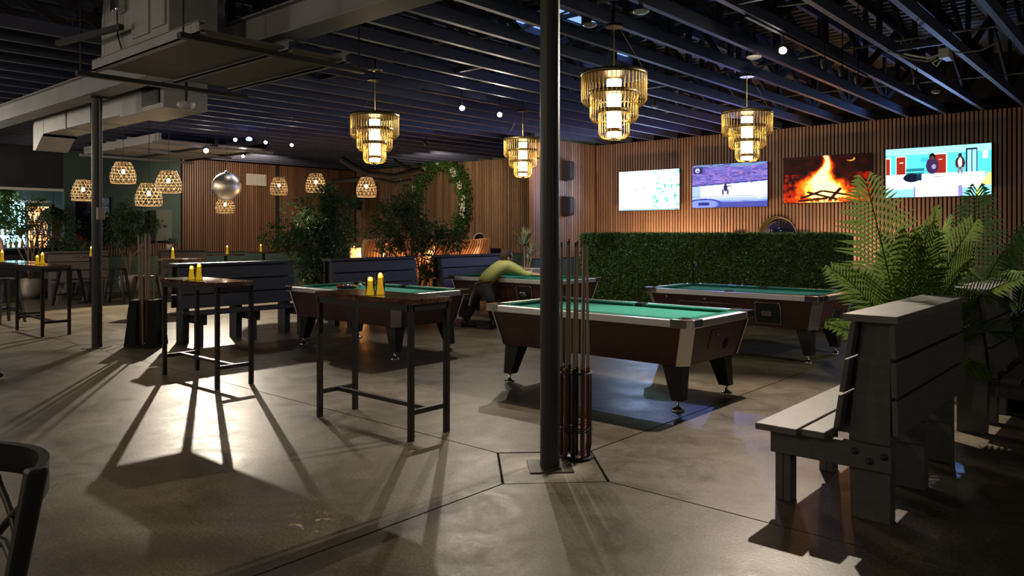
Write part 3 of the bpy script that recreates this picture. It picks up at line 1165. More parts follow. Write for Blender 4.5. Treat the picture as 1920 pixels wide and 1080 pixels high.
def bench(x, y, rz, label, L=1.55, wood='bench', cap='bench_cap', group='painted plank benches'):
    t = thing('plank_bench', label, 'bench', (x, y, 0), rz, group)
    w, cm = M[wood], M[cap]
    MB().box(-.25, .02, -.03, L + .03, 1.06, 1.10).build('cap_board', cm, t, bevel=.005)
    for k, z1 in enumerate((1.055, .857, .660)):      # rear boards
        z0 = z1 - .181
        xa, xb = .0 + (1.055 - z0) * .03, .0 + (1.055 - z1) * .03
        MB().prism([(xa - .03, z0), (xa, z0), (xb, z1), (xb - .03, z1)], 'y', 0, L).build('rear_board', w, t, bevel=.004)
    for k, z1 in enumerate((1.05, .855, .66)):      # seat side boards, leaning
        z0 = z1 - .180
        def sx(z):
            return -.19 - (1.05 - z) * .15
        MB().prism([(sx(z0) - .03, z0), (sx(z0) + .0, z0), (sx(z1) + .0, z1), (sx(z1) - .03, z1)], 'y', -.012, L).build('back_board', w, t, bevel=.004)
    for y0 in (.05, L / 2 - .04, L - .14):
        MB().prism([(-.235, .0), (-.035, .0), (-.035, 1.055), (-.18, 1.055), (-.245, .44)], 'y', y0, y0 + .09).build('upright_post', w, t, bevel=.004)
        bm = MB().box(-.66, -.02, y0 - .045, y0 - .003, .28, .415).build('seat_bearer', w, t, bevel=.004)
        if y0 == .05:
            for (bx_, bz) in ((-.20, .37), (-.125, .33), (-.055, .365)):
                b = MB()
                R = Matrix.Translation((bx_, y0 - .045, bz)) @ Matrix.Rotation(PI / 2, 4, 'X')
                b.lathe([(.020, 0), (.020, .004), (.012, .004), (.012, .014), (0, .016)], 12, M=R)
                b.build('bolt', M['steel_paint'], bm)
        MB().box(-.65, -.605, y0 - .0, y0 + .09, 0, .415).build('front_leg', w, t, bevel=.004)
        MB().box(-.603, -.56, y0 - .0, y0 + .09, 0, .415).build('front_leg', w, t, bevel=.004)
    MB().box(-.71, -.475, -.09, L + .02, .418, .455).build('seat_plank', cm, t, bevel=.005)
    MB().box(-.460, -.335, -.06, L + .02, .418, .455).build('seat_plank', cm, t, bevel=.005)
    return t


bench(-1.10, 4.24, 0, 'nearest grey plank bench, its lit seat facing the pool tables', L=1.6)
b2 = bench(-1.33, 6.62 + 1.05, PI, 'second grey plank bench at right, seat turned away from the pool tables', L=1.05)
bench(-1.33, 9.66, PI, 'light-struck plank bench cut by the right edge of the photo', L=1.95)
light('ceiling_spot_beam', 'SPOT', (1.6, 8.4, 3.4), 260, SOFT, .03, (-2.1, 9.0, .7), 44, .4)
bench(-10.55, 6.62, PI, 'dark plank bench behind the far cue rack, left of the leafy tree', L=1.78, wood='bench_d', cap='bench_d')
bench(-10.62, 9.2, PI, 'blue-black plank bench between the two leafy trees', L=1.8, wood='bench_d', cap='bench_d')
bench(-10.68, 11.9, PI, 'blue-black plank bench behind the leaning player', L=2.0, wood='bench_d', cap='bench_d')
bench(-19.2, 7.2, PI, 'brown-grey plank bench beside the left column, under the low shrub', L=1.25, wood='bench_b', cap='bench_b')
bench(-19.2, 9.6, PI, 'brown-grey plank bench behind the far cues', L=1.12, wood='bench_b', cap='bench_b')

# ------------------------------------------------------------------ cue racks and cues


def cue(x, y, lean, azi, butt, label, group, z=.035, L=1.46):
    t = thing('pool_cue', label, 'pool cue', (x, y, z), 0, group)
    d = Vector((math.cos(azi) * lean, math.sin(azi) * lean, 1)).normalized()

    def P(s):
        return tuple(d * s)
    MB().tube([P(0), P(.02), P(.45), P(.60)], [.011, .0150, .0140, .0125], 12).build('butt', M[butt], t)
    MB().tube([P(.60), P(L - .03)], [.0122, .0072], 10).build('shaft', M['maple'], t)
    MB().tube([P(L - .03), P(L)], [.0072, .0068], 10).build('ferrule', M['steel_paint'], t)
    return t


rx, ry = W(1079, 5.2)[:2]
t = thing('cue_rack', 'black wire cue stand on the floor beside the near column', 'cue rack', (rx, ry, 0))
MB().lathe([(.0, .012), (.125, .012), (.125, .0), (0, 0)], 28).build('base', M['black_metal'], t)
MB().tube([(0, 0, .01), (0, 0, .62)], .010, 8).build('post', M['black_metal'], t)
for z in (.19, .215, .58):
    for r in (.115,):
        MB().tube([(r * math.cos(2 * PI * k / 24), r * math.sin(2 * PI * k / 24), z) for k in range(24)], .004, 6, closed=True).build('ring', M['black_metal'], t)
for k in range(9):
    a = 2 * PI * k / 9
    cx_, cy_ = .085 * math.cos(a), .085 * math.sin(a)
    for z in (.20, .58):
        MB().tube([(cx_ + .025 * math.cos(2 * PI * q / 10), cy_ + .025 * math.sin(2 * PI * q / 10), z) for q in range(10)], .0032, 5, closed=True).build('cue_loop', M['black_metal'], t)
for k in range(5):
    a = 2 * PI * k / 5 + .2
    MB().tube([((.115) * math.cos(a), (.115) * math.sin(a), .58), ((.115) * math.cos(a), (.115) * math.sin(a), .10), (.10 * math.cos(a), .10 * math.sin(a), .02)], .004, 6).build('upright_wire', M['black_metal'], t)
# cue positions across the view: (right offset in camera x, depth offset, lean)
cues1 = [(-.095, .02, 'butt_brown', .0), (-.072, -.06, 'butt_brown', .012), (-.035, .08, 'butt_black', .0), (-.022, -.09, 'butt_black', .010), (.004, .0, 'butt_black', .006), (.040, -.085, 'butt_brown', .008), (.052, .07, 'butt_brown', .004), (.088, -.02, 'butt_brown', -.008)]
for i, (dx, dz, bt, ln) in enumerate(cues1):
    x = rx + CT * dx - ST * dz
    y = ry + ST * dx + CT * dz
    cue(x, y, ln, TH, bt, ('%s-butted cue, %s from the left in the stand by the near column' % ('black' if bt == 'butt_black' else 'brown', ['first', 'second', 'third', 'fourth', 'fifth', 'sixth', 'seventh', 'last'][i])), 'pool cues in the near stand', z=.013, L=1.45 + .01 * (i % 3))
fx, fy = -10.55, 4.72
t = thing('cue_stand', 'black boxy cue stand standing behind the candle-lit bar table', 'cue rack', (-10.55, 4.50, 0), TH)
for sx in (-1, 1):
    MB().hull8([(sx * .15 - .075, -.16, .02), (sx * .15 + .075, -.16, .02), (sx * .15 + .075, .16, .02), (sx * .15 - .075, .16, .02)],
               [(sx * .12 - .045, -.12, .62), (sx * .12 + .045, -.12, .62), (sx * .12 + .045, .12, .62), (sx * .12 - .045, .12, .62)]).build('side_block', M['black_matte'], t)
MB().box(-.22, .22, -.17, .17, .0, .02).build('base', M['black_matte'], t)
nm = ['leftmost', 'second from left', 'third from left', 'fourth from left', 'middle', 'fourth from right', 'third from right', 'second from right', 'rightmost']
for i in range(9):
    dx = -.054 + .0135 * i
    dz = (-.07 if i % 2 else .0) + (.07 if i % 3 == 2 else 0)
    x = -10.55 + CT * dx - ST * dz
    y = 4.50 + ST * dx + CT * dz
    cue(x, y, (i - 4) * .009, TH, 'butt_brown' if i % 3 else 'maple', 'pool cue in the far boxy stand, %s of the bundle' % nm[i], 'pool cues in the far stand', z=.02, L=1.49 + .02 * ((i * 7) % 3))

# ------------------------------------------------------------------ round candle tables and stools


def pedestal_table(x, y, z, r, label, tall=True):
    t = thing('pedestal_table', label, 'table', (x, y, 0), 0, 'round pedestal tables')
    MB().lathe([(0, z - .03), (r - .01, z - .03), (r, z - .015), (r, z), (0, z)], 36).build('tabletop', M['wood_top'], t)
    MB().lathe([(.035, .03), (.035, z - .03)], 16).build('pole', M['black_metal'], t)
    MB().lathe([(0, 0), (.26, 0), (.26, .015), (.05, .045), (0, .05)], 28).build('base', M['black_metal'], t)
    return t


for (px, Z, z, r, cpx, h, lab) in ((171, 16.6, 1.02, .37, 171, .21, 'beside the left column'),
                                   (338, 14.3, 1.04, .42, 324, .21, 'right of the far cues'),
                                   (423, 17.3, 1.04, .42, 426, .20, 'against the dark slatted wall under the disco ball'),
                                   (494, 19.4, 1.04, .42, 489, .20, 'left of the leafy tree'),
                                   (664, 18.0, 1.04, .42, 664, .18, 'between the two leafy trees')):
    x, y, _ = W(px, Z)
    pedestal_table(x, y, z, r, 'round pedestal table %s' % lab)
    x2, y2, _ = W(cpx, Z - .05)
    candle(x2, y2, z, h, 'yellow candle on the round table %s' % lab, 'candles on the round tables')


def stool(x, y, rz, label, m_='black_metal', H=.76):
    t = thing('metal_stool', label, 'stool', (x, y, 0), rz, 'black metal stools')
    MB().box(-.15, .15, -.15, .15, H - .03, H).build('seat', M[m_], t, bevel=.012)
    for sx in (-1, 1):
        for sy in (-1, 1):
            MB().hull8([(sx * .215 - .016, sy * .215 - .016, 0), (sx * .215 + .016, sy * .215 - .016, 0), (sx * .215 + .016, sy * .215 + .016, 0), (sx * .215 - .016, sy * .215 + .016, 0)],
                       [(sx * .125 - .03, sy * .125 - .03, H - .03), (sx * .125 + .03, sy * .125 - .03, H - .03), (sx * .125 + .03, sy * .125 + .03, H - .03), (sx * .125 - .03, sy * .125 + .03, H - .03)]).build('leg', M[m_], t)
    for k in range(4):
        a = k * PI / 2
        p = Vector((.19 * math.cos(a) - .19 * math.sin(a), .19 * math.sin(a) + .19 * math.cos(a), .22))
        q = Vector((.19 * math.cos(a + PI / 2) - .19 * math.sin(a + PI / 2), .19 * math.sin(a + PI / 2) + .19 * math.cos(a + PI / 2), .22))
        MB().bar(p, q, .012, .025).build('foot_rail', M[m_], t)
    return t


stool(*W(130, 16.1)[:2], .4, 'black metal stool left of the left column')
stool(*W(219, 16.4)[:2], .9, 'black metal stool right of the left column')
stool(*W(275, 13.7)[:2], .5, 'glinting metal stool left of the far cues')
stool(*W(8, 12.9)[:2], .3, 'black stool behind the bar table at the left edge')

# ------------------------------------------------------------------ basket pendants, disco ball


def basket(px, py, w, h, Z, label):
    x, y, _ = W(px, Z)
    z = EYE + (436 - py) * Z / 1428
    R = w * Z / 1428 / 2
    Hh = h * Z / 1428
    t = thing('basket_pendant_lamp', label, 'pendant lamp', (x, y, z), 0, 'woven basket pendants')

    def rad(u):     # u 0 bottom .. 1 top
        return R * (.93 + .07 * math.sin(min(u / .25, 1) * PI / 2)) if u < .25 else R * (1 - .42 * ((u - .25) / .75) ** 1.8)
    b = MB()
    n = 15
    seg = 10
    for sgn in (-1, 1):
        for k in range(n):
            pts = []
            for i in range(seg + 1):
                u = i / seg
                a = 2 * PI * k / n + sgn * u * 1.1
                pts.append((a, rad(u) + sgn * .002, (u - .5) * Hh))
            for i in range(seg):
                a0, r0, z0 = pts[i]
                a1, r1, z1 = pts[i + 1]
                da = .0052 / R
                vs = [(r0 * math.cos(a0 - da), r0 * math.sin(a0 - da), z0), (r0 * math.cos(a0 + da), r0 * math.sin(a0 + da), z0), (r1 * math.cos(a1 + da), r1 * math.sin(a1 + da), z1), (r1 * math.cos(a1 - da), r1 * math.sin(a1 - da), z1)]
                b.add(vs, [(0, 1, 2, 3)])
    for i in range(7):
        u = .06 + i * .147
        r = rad(u) + .003
        zz = (u - .5) * Hh
        for k in range(28):
            a0, a1 = 2 * PI * k / 28, 2 * PI * (k + 1) / 28
            b.add([(r * math.cos(a0), r * math.sin(a0), zz - .004), (r * math.cos(a1), r * math.sin(a1), zz - .004), (r * math.cos(a1), r * math.sin(a1), zz + .004), (r * math.cos(a0), r * math.sin(a0), zz + .004)], [(0, 1, 2, 3)])
    b.build('woven_shade', M['rattan'], t)
    for u, rr in ((0.0, .007), (1.0, .006)):
        r = rad(u)
        MB().tube([(r * math.cos(2 * PI * k / 24), r * math.sin(2 * PI * k / 24), (u - .5) * Hh) for k in range(24)], rr, 6, closed=True).build('rim', M['rattan'], t)
    r = rad(1)
    b = MB()
    for k in range(6):
        a = PI * k / 6
        b.tube([(-r * math.cos(a), -r * math.sin(a), .5 * Hh), (0, 0, .5 * Hh + .02), (r * math.cos(a), r * math.sin(a), .5 * Hh)], .006, 5)
    b.build('shade_top', M['rattan'], t)
    MB().ball((0, 0, .02), .032, 12, 8, sc=(1, 1, 1.35)).build('bulb', M['bulb'], t)
    MB().tube([(0, 0, .06), (0, 0, .5 * Hh + .02), (.01, 0, .5 * Hh + .3), (0, 0, DK - z)], .005, 6).build('cord', M['black_cable'], t)
    light('basket_bulb', 'POINT', (x, y, z - .03), 3, (1, .72, .42), .03)


for a in ((156, 357, 41, 38, 16.0, 'woven basket pendant left of the left column'),
          (231, 324, 45, 39, 14.3, 'woven basket pendant just right of the left column, highest of its cluster'),
          (279, 365, 48, 42, 12.9, 'woven basket pendant hanging lowest of the middle pair, left one'),
          (316, 341, 47, 40, 13.9, 'woven basket pendant overlapping the lower one, left of the slatted wall'),
          (422, 385, 35, 30, 18.4, 'woven basket pendant partly hidden behind the disco ball'),
          (523, 349, 33, 32, 19.5, 'small woven basket pendant right of the wall vent'),
          (592, 343, 38, 34, 17.4, 'woven basket pendant above the crown of the left tree'),
          (687, 351, 38, 36, 16.9, 'woven basket pendant in front of the black wall speaker')):
    basket(*a)

x, y, _ = W(425, 14.85)
t = thing('disco_ball', 'mirrored disco ball on a chain left of the wall vent', 'disco ball', (x, y, 2.424))
b = MB().ball((0, 0, 0), .275, 44, 30)
b.sm = [False] * len(b.f)
b.build('mirror_ball', M['disco'], t)
MB().lathe([(.05, .268), (.05, .282), (.02, .30), (.012, .315)], 20).build('cap', M['chrome_p'], t)
for i in range(5):
    MB().tube([(0, .006 * math.cos(q * PI / 4) if i % 2 else 0, .33 + i * .045 + .026 * math.sin(q * PI / 4)) if i % 2 else (.006 * math.cos(q * PI / 4), 0, .33 + i * .045 + .026 * math.sin(q * PI / 4)) for q in range(8)], .003, 5, closed=True).build('chain_link', M['chrome_p'], t)
MB().tube([(0, 0, .53), (0, 0, DK - 2.424)], .004, 6).build('cord', M['black_cable'], t)

# ------------------------------------------------------------------ track spotlights


def spot_can(loc, aim, label, lens='spot_lens', track_z=3.58, r=.038, lit=True):
    t = thing('track_spotlight', label, 'spotlight', loc, 0, 'ceiling spotlights')
    d = (Vector(aim) - Vector(loc)).normalized()
    R = d.to_track_quat('-Z', 'Y').to_matrix().to_4x4()
    MB().lathe([(r, 0.0), (r * 1.05, .01), (r, .10), (r * .5, .13), (0, .135)], 16, M=R).build('housing', M['black_sat'], t)
    MB().lathe([(0, .004), (r * .93, .004), (r * .93, -.002), (0, -.002)], 16, M=R).build('lens', M[lens] if lit else M['glass_blk'], t)
    MB().tube([tuple(R @ Vector((0, 0, .07))), (0, 0, .13), (0, 0, DK - loc[2])], .006, 6).build('stem', M['black_sat'], t)
    return t


spot_can(L1, (-7, 4, 1.2), 'bright spotlight hung left of the disco ball', r=.05)
spot_can(L2, (-1.8, 5.0, 1.6), 'brightest spotlight, on the joist upper right above the television wall', r=.04)
spot_can(L3, (-5, 4, 1.5), 'left one of the two lit spotlights left of the near column', r=.04)
spot_can(L4, (-5, 4, 1.5), 'right one of the two lit spotlights left of the near column', r=.04)
for (px, py, Z, lb) in ((441, 262, 14.6, 'small lit spotlight above the disco ball, upper one'), (456, 293, 17.6, 'small lit spotlight right of the disco ball, lower one'), (498, 267, 15.2, 'small lit spotlight above the wall vent'), (547, 272, 15.5, 'small lit spotlight right of the wall vent')):
    x, y, _ = W(px, Z)
    z = EYE + (436 - py) * Z / 1428
    spot_can((x, y, z), (x + 3.0, y - 2.6, 1.4), lb, r=.034)
x, y, _ = W(467, 15.2)
t = thing('blue_led_lamp', 'small round blue ceiling lamp above the disco ball', 'ceiling lamp', (x, y, 3.38))
MB().lathe([(0, -.02), (.05, -.01), (.06, .02), (.03, .05)], 16).build('lens', M['blue_led'], t)
MB().tube([(0, 0, .04), (0, 0, DK - 3.38)], .008, 6).build('stem', M['black_cable'], t)
for (a_, b_, c_, lb) in ((-3.05, 8.9, 3.42, 'unlit track spotlight right of the brightest one'), (-3.05, 9.5, 3.42, 'unlit track spotlight second right of the brightest one'), (-3.05, 10.1, 3.42, 'unlit track spotlight third right of the brightest one, over the television wall'), (-2.5, 10.6, 3.42, 'unlit track spotlight at right, above the first television'), (-11.8, 9.4, 3.42, 'unlit track spotlight behind the left brass pendant'), (-12.3, 11.2, 3.42, 'unlit track spotlight beyond the left brass pendant')):
    spot_can((a_, b_, c_), (a_ - .3, b_ + 2, 1.6), lb, lit=False)
for (x0, y0, y1, lb) in ((-3.1, 6.9, 10.6, 'black lighting track upper right'), (-8.2, 7.4, 10.2, 'black lighting track left of the near column'), (-11.9, 7.2, 12.0, 'black lighting track behind the left brass pendant')):
    MB().box(x0 - .017, x0 + .017, y0, y1, 3.575, 3.597).build('lighting_track', M['black_sat'], label=lb, cat='lighting track')

# small ceiling devices


def disc(px, py, z, r, h, label, name='access_point', m_='white_plastic', cat='ceiling device'):
    Z = 1428 * (z - EYE) / (436 - py)
    x, y, _ = W(px, Z)
    t = thing(name, label, cat, (x, y, z))
    MB().lathe([(0, -h), (r * .6, -h * .95), (r, -h * .4), (r, 0), (0, 0)], 24).build('housing', M[m_], t)
    MB().lathe([(.018, 0), (.018, DK - z)], 10).build('mount', M['black_sat'], t)


disc(1414, 106, 3.56, .085, .03, 'white disc access point above the right brass pendant')
disc(1202, 20, 3.56, .075, .03, 'round smoke detector near the top, right of the largest pendant', 'smoke_detector')
disc(1106, 45, 3.56, .07, .03, 'round smoke detector at top, left of the largest pendant canopy', 'smoke_detector')
disc(349, 192, 3.0, .095, .09, 'white drum-shaped sensor hanging below the duct platform', 'hanging_sensor')
disc(704, 131, 3.56, .09, .02, 'chrome ceiling plate above the left brass pendant', 'ceiling_plate', 'chrome_p')
disc(1228, 198, 3.56, .06, .03, 'small grey ceiling sensor right of the largest pendant', 'ceiling_sensor', 'beam')
disc(1755, 170, 3.56, .06, .04, 'blue-lit ceiling sensor over the rightmost television', 'ceiling_sensor', 'beam')
x, y, _ = W(1772, 1428 * 1.93 / (436 - 100))
t = thing('junction_box', 'pale junction box with looping cables on a joist, upper right', 'junction box', (x, y, 3.46))
MB().box(-.05, .05, -.07, .07, -.055, .045).build('box_body', M['white_plastic'], t, bevel=.006)
MB().box(-.035, .035, .10, .22, -.05, -.005).build('side_box', M['vent'], t, bevel=.005)
MB().box(-.03, .03, .05, .12, -.05, -.02).build('connector', M['white_plastic'], t)
MB().tube([(-.05, 0, 0), (-.15, .0, -.03), (-.3, .08, .03), (-.45, .2, .10)], .011, 8).build('cable', M['white_plastic'], t)
MB().tube([(-.05, -.03, -.02), (-.16, .02, -.06), (-.34, .1, .0), (-.6, .1, .14)], .007, 8).build('cable', M['cable'], t)
MB().tube([(.05, 0, 0.02), (.15, .05, -.01), (.3, .2, .02), (.42, .38, .12)], .008, 8).build('cable', M['cable'], t)
MB().tube([(-.02, -.02, -.05), (-.08, 0, -.13), (-.13, .03, -.08), (-.06, .04, -.04)], .008, 8).build('cable', M['white_plastic'], t)

# ------------------------------------------------------------------ televisions with picture content
rg = np.random.RandomState(5)


def vnoise(U, V, sx, sy, seed=0):
    r = np.random.RandomState(seed)
    gsz = r.rand(int(sy) + 3, int(sx) + 3)
    x, y = U * sx, V * sy
    xi, yi = x.astype(int), y.astype(int)
    fx_, fy_ = x - xi, y - yi
    fx_, fy_ = fx_ * fx_ * (3 - 2 * fx_), fy_ * fy_ * (3 - 2 * fy_)
    return (gsz[yi, xi] * (1 - fx_) + gsz[yi, xi + 1] * fx_) * (1 - fy_) + (gsz[yi + 1, xi] * (1 - fx_) + gsz[yi + 1, xi + 1] * fx_) * fy_


def blend(C, mask, col):
    mk = np.clip(mask, 0, 1)[..., None]
    return C * (1 - mk) + np.array(col) * mk


def ell(U, V, cx, cy, rx_, ry_):
    return (((U - cx) / rx_) ** 2 + ((V - cy) / ry_) ** 2 < 1).astype(float)


def rect(U, V, x0, x1, y0, y1):
    return ((U > x0) & (U < x1) & (V > y0) & (V < y1)).astype(float)


def scr_map(U, V):
    C = np.ones(U.shape + (3,)) * np.array([.86, 1.0, 1.0])
    n = vnoise(U, V, 26, 15, 3) * .6 + vnoise(U, V, 60, 34, 4) * .4
    m_ = np.clip((n - .62) * 12, 0, 1) * np.clip((U - .45) * 5, 0, 1)
    C = blend(C, m_ * .8, (.10, .50, .42))
    C = blend(C, np.clip((vnoise(U, V, 10, 6, 8) - .6) * 6, 0, 1) * .25, (.7, 1, 1))
    for (x, y) in ((.28, .52), (.42, .55), (.68, .8), (.73, .45)):
        C = blend(C, ell(U, V, x, y, .012, .02), (.1, .42, .5))
    C = blend(C, ell(U, V, .045, .06, .018, .028) * .9, (.75, .6, .5))
    C = blend(C, rect(U, V, 0, 1, 0, .02), (.12, .25, .45))
    return C * 1.3


def scr_sport(U, V):
    C = np.ones(U.shape + (3,)) * np.array([.16, .15, .42])
    n = vnoise(U, V, 12, 45, 3)
    C = blend(C, n * .75 * (V > .52), (.42, .38, .78))
    n2 = vnoise(U, V, 30, 60, 9)
    C = blend(C, (n2 > .68) * .6 * (V > .52), (.6, .35, .6))
    C = blend(C, (V > .92) * (n > .45) * .6, (.25, .5, .55))
    edge = .52 + .08 * U
    C = blend(C, ((V < edge) & (V > .12)).astype(float), (.50, .60, .98))
    C = blend(C, ((V < edge - .03) & (V > .22) & (U > .12)).astype(float) * .75, (.85, .86, 1.15))
    C = blend(C, ((abs(V - (edge - .01)) < .012)).astype(float), (.10, .09, .35))
    C = blend(C, ((V < .26) & (V > .245)).astype(float), (.18, .18, .60))
    C = blend(C, ell(U, V, .16, .08, .26, .13), (.10, .12, .42))
    C = blend(C, ell(U, V, .16, .08, .21, .10), (.35, .42, .85))
    C = blend(C, rect(U, V, .09, .24, .05, .12), (.08, .09, .35))
    C = blend(C, (V < .16) * (U > .34) * vnoise(U, V, 14, 4, 6) * .8, (.15, .2, .55))
    # players
    for (x, y, c) in ((.46, .45, (.10, .06, .16)), (.80, .46, (.85, .80, .9))):
        C = blend(C, ell(U, V, x, y + .10, .012, .03), (.25, .15, .15))
        C = blend(C, ell(U, V, x, y, .026, .085), c)
        C = blend(C, ell(U, V, x - .035, y - .1, .012, .07) + ell(U, V, x + .03, y - .1, .011, .07), c)
        C = blend(C, rect(U, V, x, x + .08, y + .02, y + .045), c)
    C = blend(C, ell(U, V, .9, .3, .05, .12) * .6, (.95, .95, 1.1))
    # broadcaster circle logo in the corner
    C = blend(C, rect(U, V, .02, .15, .80, .96) * .8, (.06, .05, .18))
    C = blend(C, ell(U, V, .075, .875, .030, .052), (.75, .75, .95))
    C = blend(C, ell(U, V, .078, .870, .018, .032), (.06, .05, .18))
    C = blend(C, rect(U, V, .065, .10, .868, .884), (.75, .75, .95))
    return C * 1.15


def scr_fire(U, V):
    C = np.ones(U.shape + (3,)) * np.array([.07, .012, .012])
    n = vnoise(U, V, 20, 12, 2)
    C = blend(C, (n > .5) * .5 * (V > .3), (.16, .03, .02))
    side = np.clip(abs(U - .5) * 2 - .45, 0, 1)
    nb = vnoise(U, V, 36, 16, 5)
    C = blend(C, (V < .62) * side * 1.6 * np.clip(nb * 2 - .6, 0, 1), (.75, .10, .02))
    # brick lines
    row = np.floor(V * 14)
    C = blend(C, (((V * 14) % 1 < .12) | (((U * 12 + row * .5) % 1) < .05)) * .5 * (side > .05), (.02, .0, .0))
    wdt = .34 * np.exp(-((V - .15) / .40) ** 2) + .035
    n3 = vnoise(U, V, 18, 9, 7) * .5 + vnoise(U, V, 40, 18, 12) * .3
    d = abs(U - .48 - .04 * np.sin(V * 9)) / (wdt * (.6 + .9 * n3)) - .0
    C = blend(C, np.clip(1.5 - d, 0, 1) * (V > .02), (1.0, .18, .02))
    C = blend(C, np.clip((1.05 - d) * 2, 0, 1), (1.5, .55, .08))
    C = blend(C, np.clip((.72 - d) * 3, 0, 1), (1.8, 1.35, .65))
    C = blend(C, rect(U, V, 0, 1, 0, .10) * (.4 + .6 * (vnoise(U, V, 60, 8, 1) > .55)), (.85, .22, .05))
    for (x0, y0, x1, y1) in ((.22, .10, .45, .24), (.30, .22, .62, .06), (.48, .24, .86, .10), (.55, .06, .66, .28), (.20, .04, .5, .08)):
        dx, dy = x1 - x0, y1 - y0
        tt = np.clip(((U - x0) * dx + (V - y0) * dy) / (dx * dx + dy * dy), 0, 1)
        dist = np.hypot(U - x0 - tt * dx, (V - y0 - tt * dy))
        C = blend(C, np.clip((.026 - dist) * 120, 0, 1), (.10, .025, .02))
    C = blend(C, (np.hypot(U - .78, V - .90) < .045) * (np.hypot(U - .765, V - .92) > .045), (.75, .5, .15))
    return C * 1.05


def scr_office(U, V):
    C = np.ones(U.shape + (3,)) * np.array([.12, .68, .80])
    C = blend(C, (V > .86).astype(float), (.35, .85, .95))
    C = blend(C, (V < .42).astype(float), (.30, .75, .95))
    for (x0, x1, y0, y1) in ((0, .045, .42, .80), (.11, .20, .42, .82), (.49, .59, .44, .84)):
        C = blend(C, rect(U, V, x0 - .008, x1 + .008, y0, y1 + .02), (.75, .85, .8))
        C = blend(C, rect(U, V, x0, x1, y0, y1), (.42, .05, .02))
    C = blend(C, rect(U, V, .14, .18, .70, .715), (.9, .8, .7))
    C = blend(C, rect(U, V, .52, .555, .73, .745), (.9, .8, .7))
    # glazed door right
    C = blend(C, rect(U, V, .77, .875, .42, .93), (.02, .05, .10))
    C = blend(C, rect(U, V, .785, .82, .46, .90) + rect(U, V, .83, .865, .46, .90), (.35, .75, 1.1))
    C = blend(C, rect(U, V, .92, .97, .72, .86), (.6, .8, .7))
    C = blend(C, rect(U, V, .35, .42, .70, .80) * .7, (.05, .45, .55))
    for x in (.25, .34):
        C = blend(C, rect(U, V, x - .045, x + .045, .45, .58), (.02, .30, .35))
        C = blend(C, rect(U, V, x - .045, x + .045, .50, .515), (.2, .8, .85))
    # desk
    C = blend(C, ((V < .46) & (V > .17) & (U > .0) & (U < .9 + .1 * V)).astype(float), (1.2, 1.25, 1.3))
    C = blend(C, rect(U, V, .28, .74, .0, .21), (1.25, .95, .85))
    C = blend(C, rect(U, V, .28, .30, .0, .21) + rect(U, V, .70, .74, .0, .21), (.35, .28, .65))
    C = blend(C, ((U > .86) & (V < .45) & (V < .1 + (U - .86) * 3.0)).astype(float), (.75, .95, .25))
    C = blend(C, ((U > .9) & (V < .2)).astype(float), (.3, .85, .95))
    C = blend(C, ell(U, V, .26, .39, .085, .09), (.01, .03, .08))
    C = blend(C, rect(U, V, .31, .36, .33, .46), (.02, .08, .14))
    C = blend(C, rect(U, V, .45, .58, .385, .405), (.2, .25, .35))
    # standing people
    C = blend(C, ell(U, V, .46, .80, .030, .075), (.02, .01, .03))
    C = blend(C, ell(U, V, .46, .62, .060, .17), (.10, .06, .16))
    C = blend(C, ell(U, V, .46, .78, .015, .035), (.25, .10, .06))
    C = blend(C, ell(U, V, .475, .60, .02, .05), (.4, .35, .5))
    C = blend(C, ell(U, V, .72, .80, .018, .045), (.12, .04, .02))
    C = blend(C, ell(U, V, .72, .65, .045, .13), (.12, .05, .05))
    C = blend(C, ell(U, V, .72, .66, .018, .09), (.9, .9, .9))
    C = blend(C, ell(U, V, .705, .50, .012, .08) + ell(U, V, .735, .50, .012, .08), (.3, .3, .35))
    return (C * .86 + C.mean(-1, keepdims=True) * .14) * 1.22


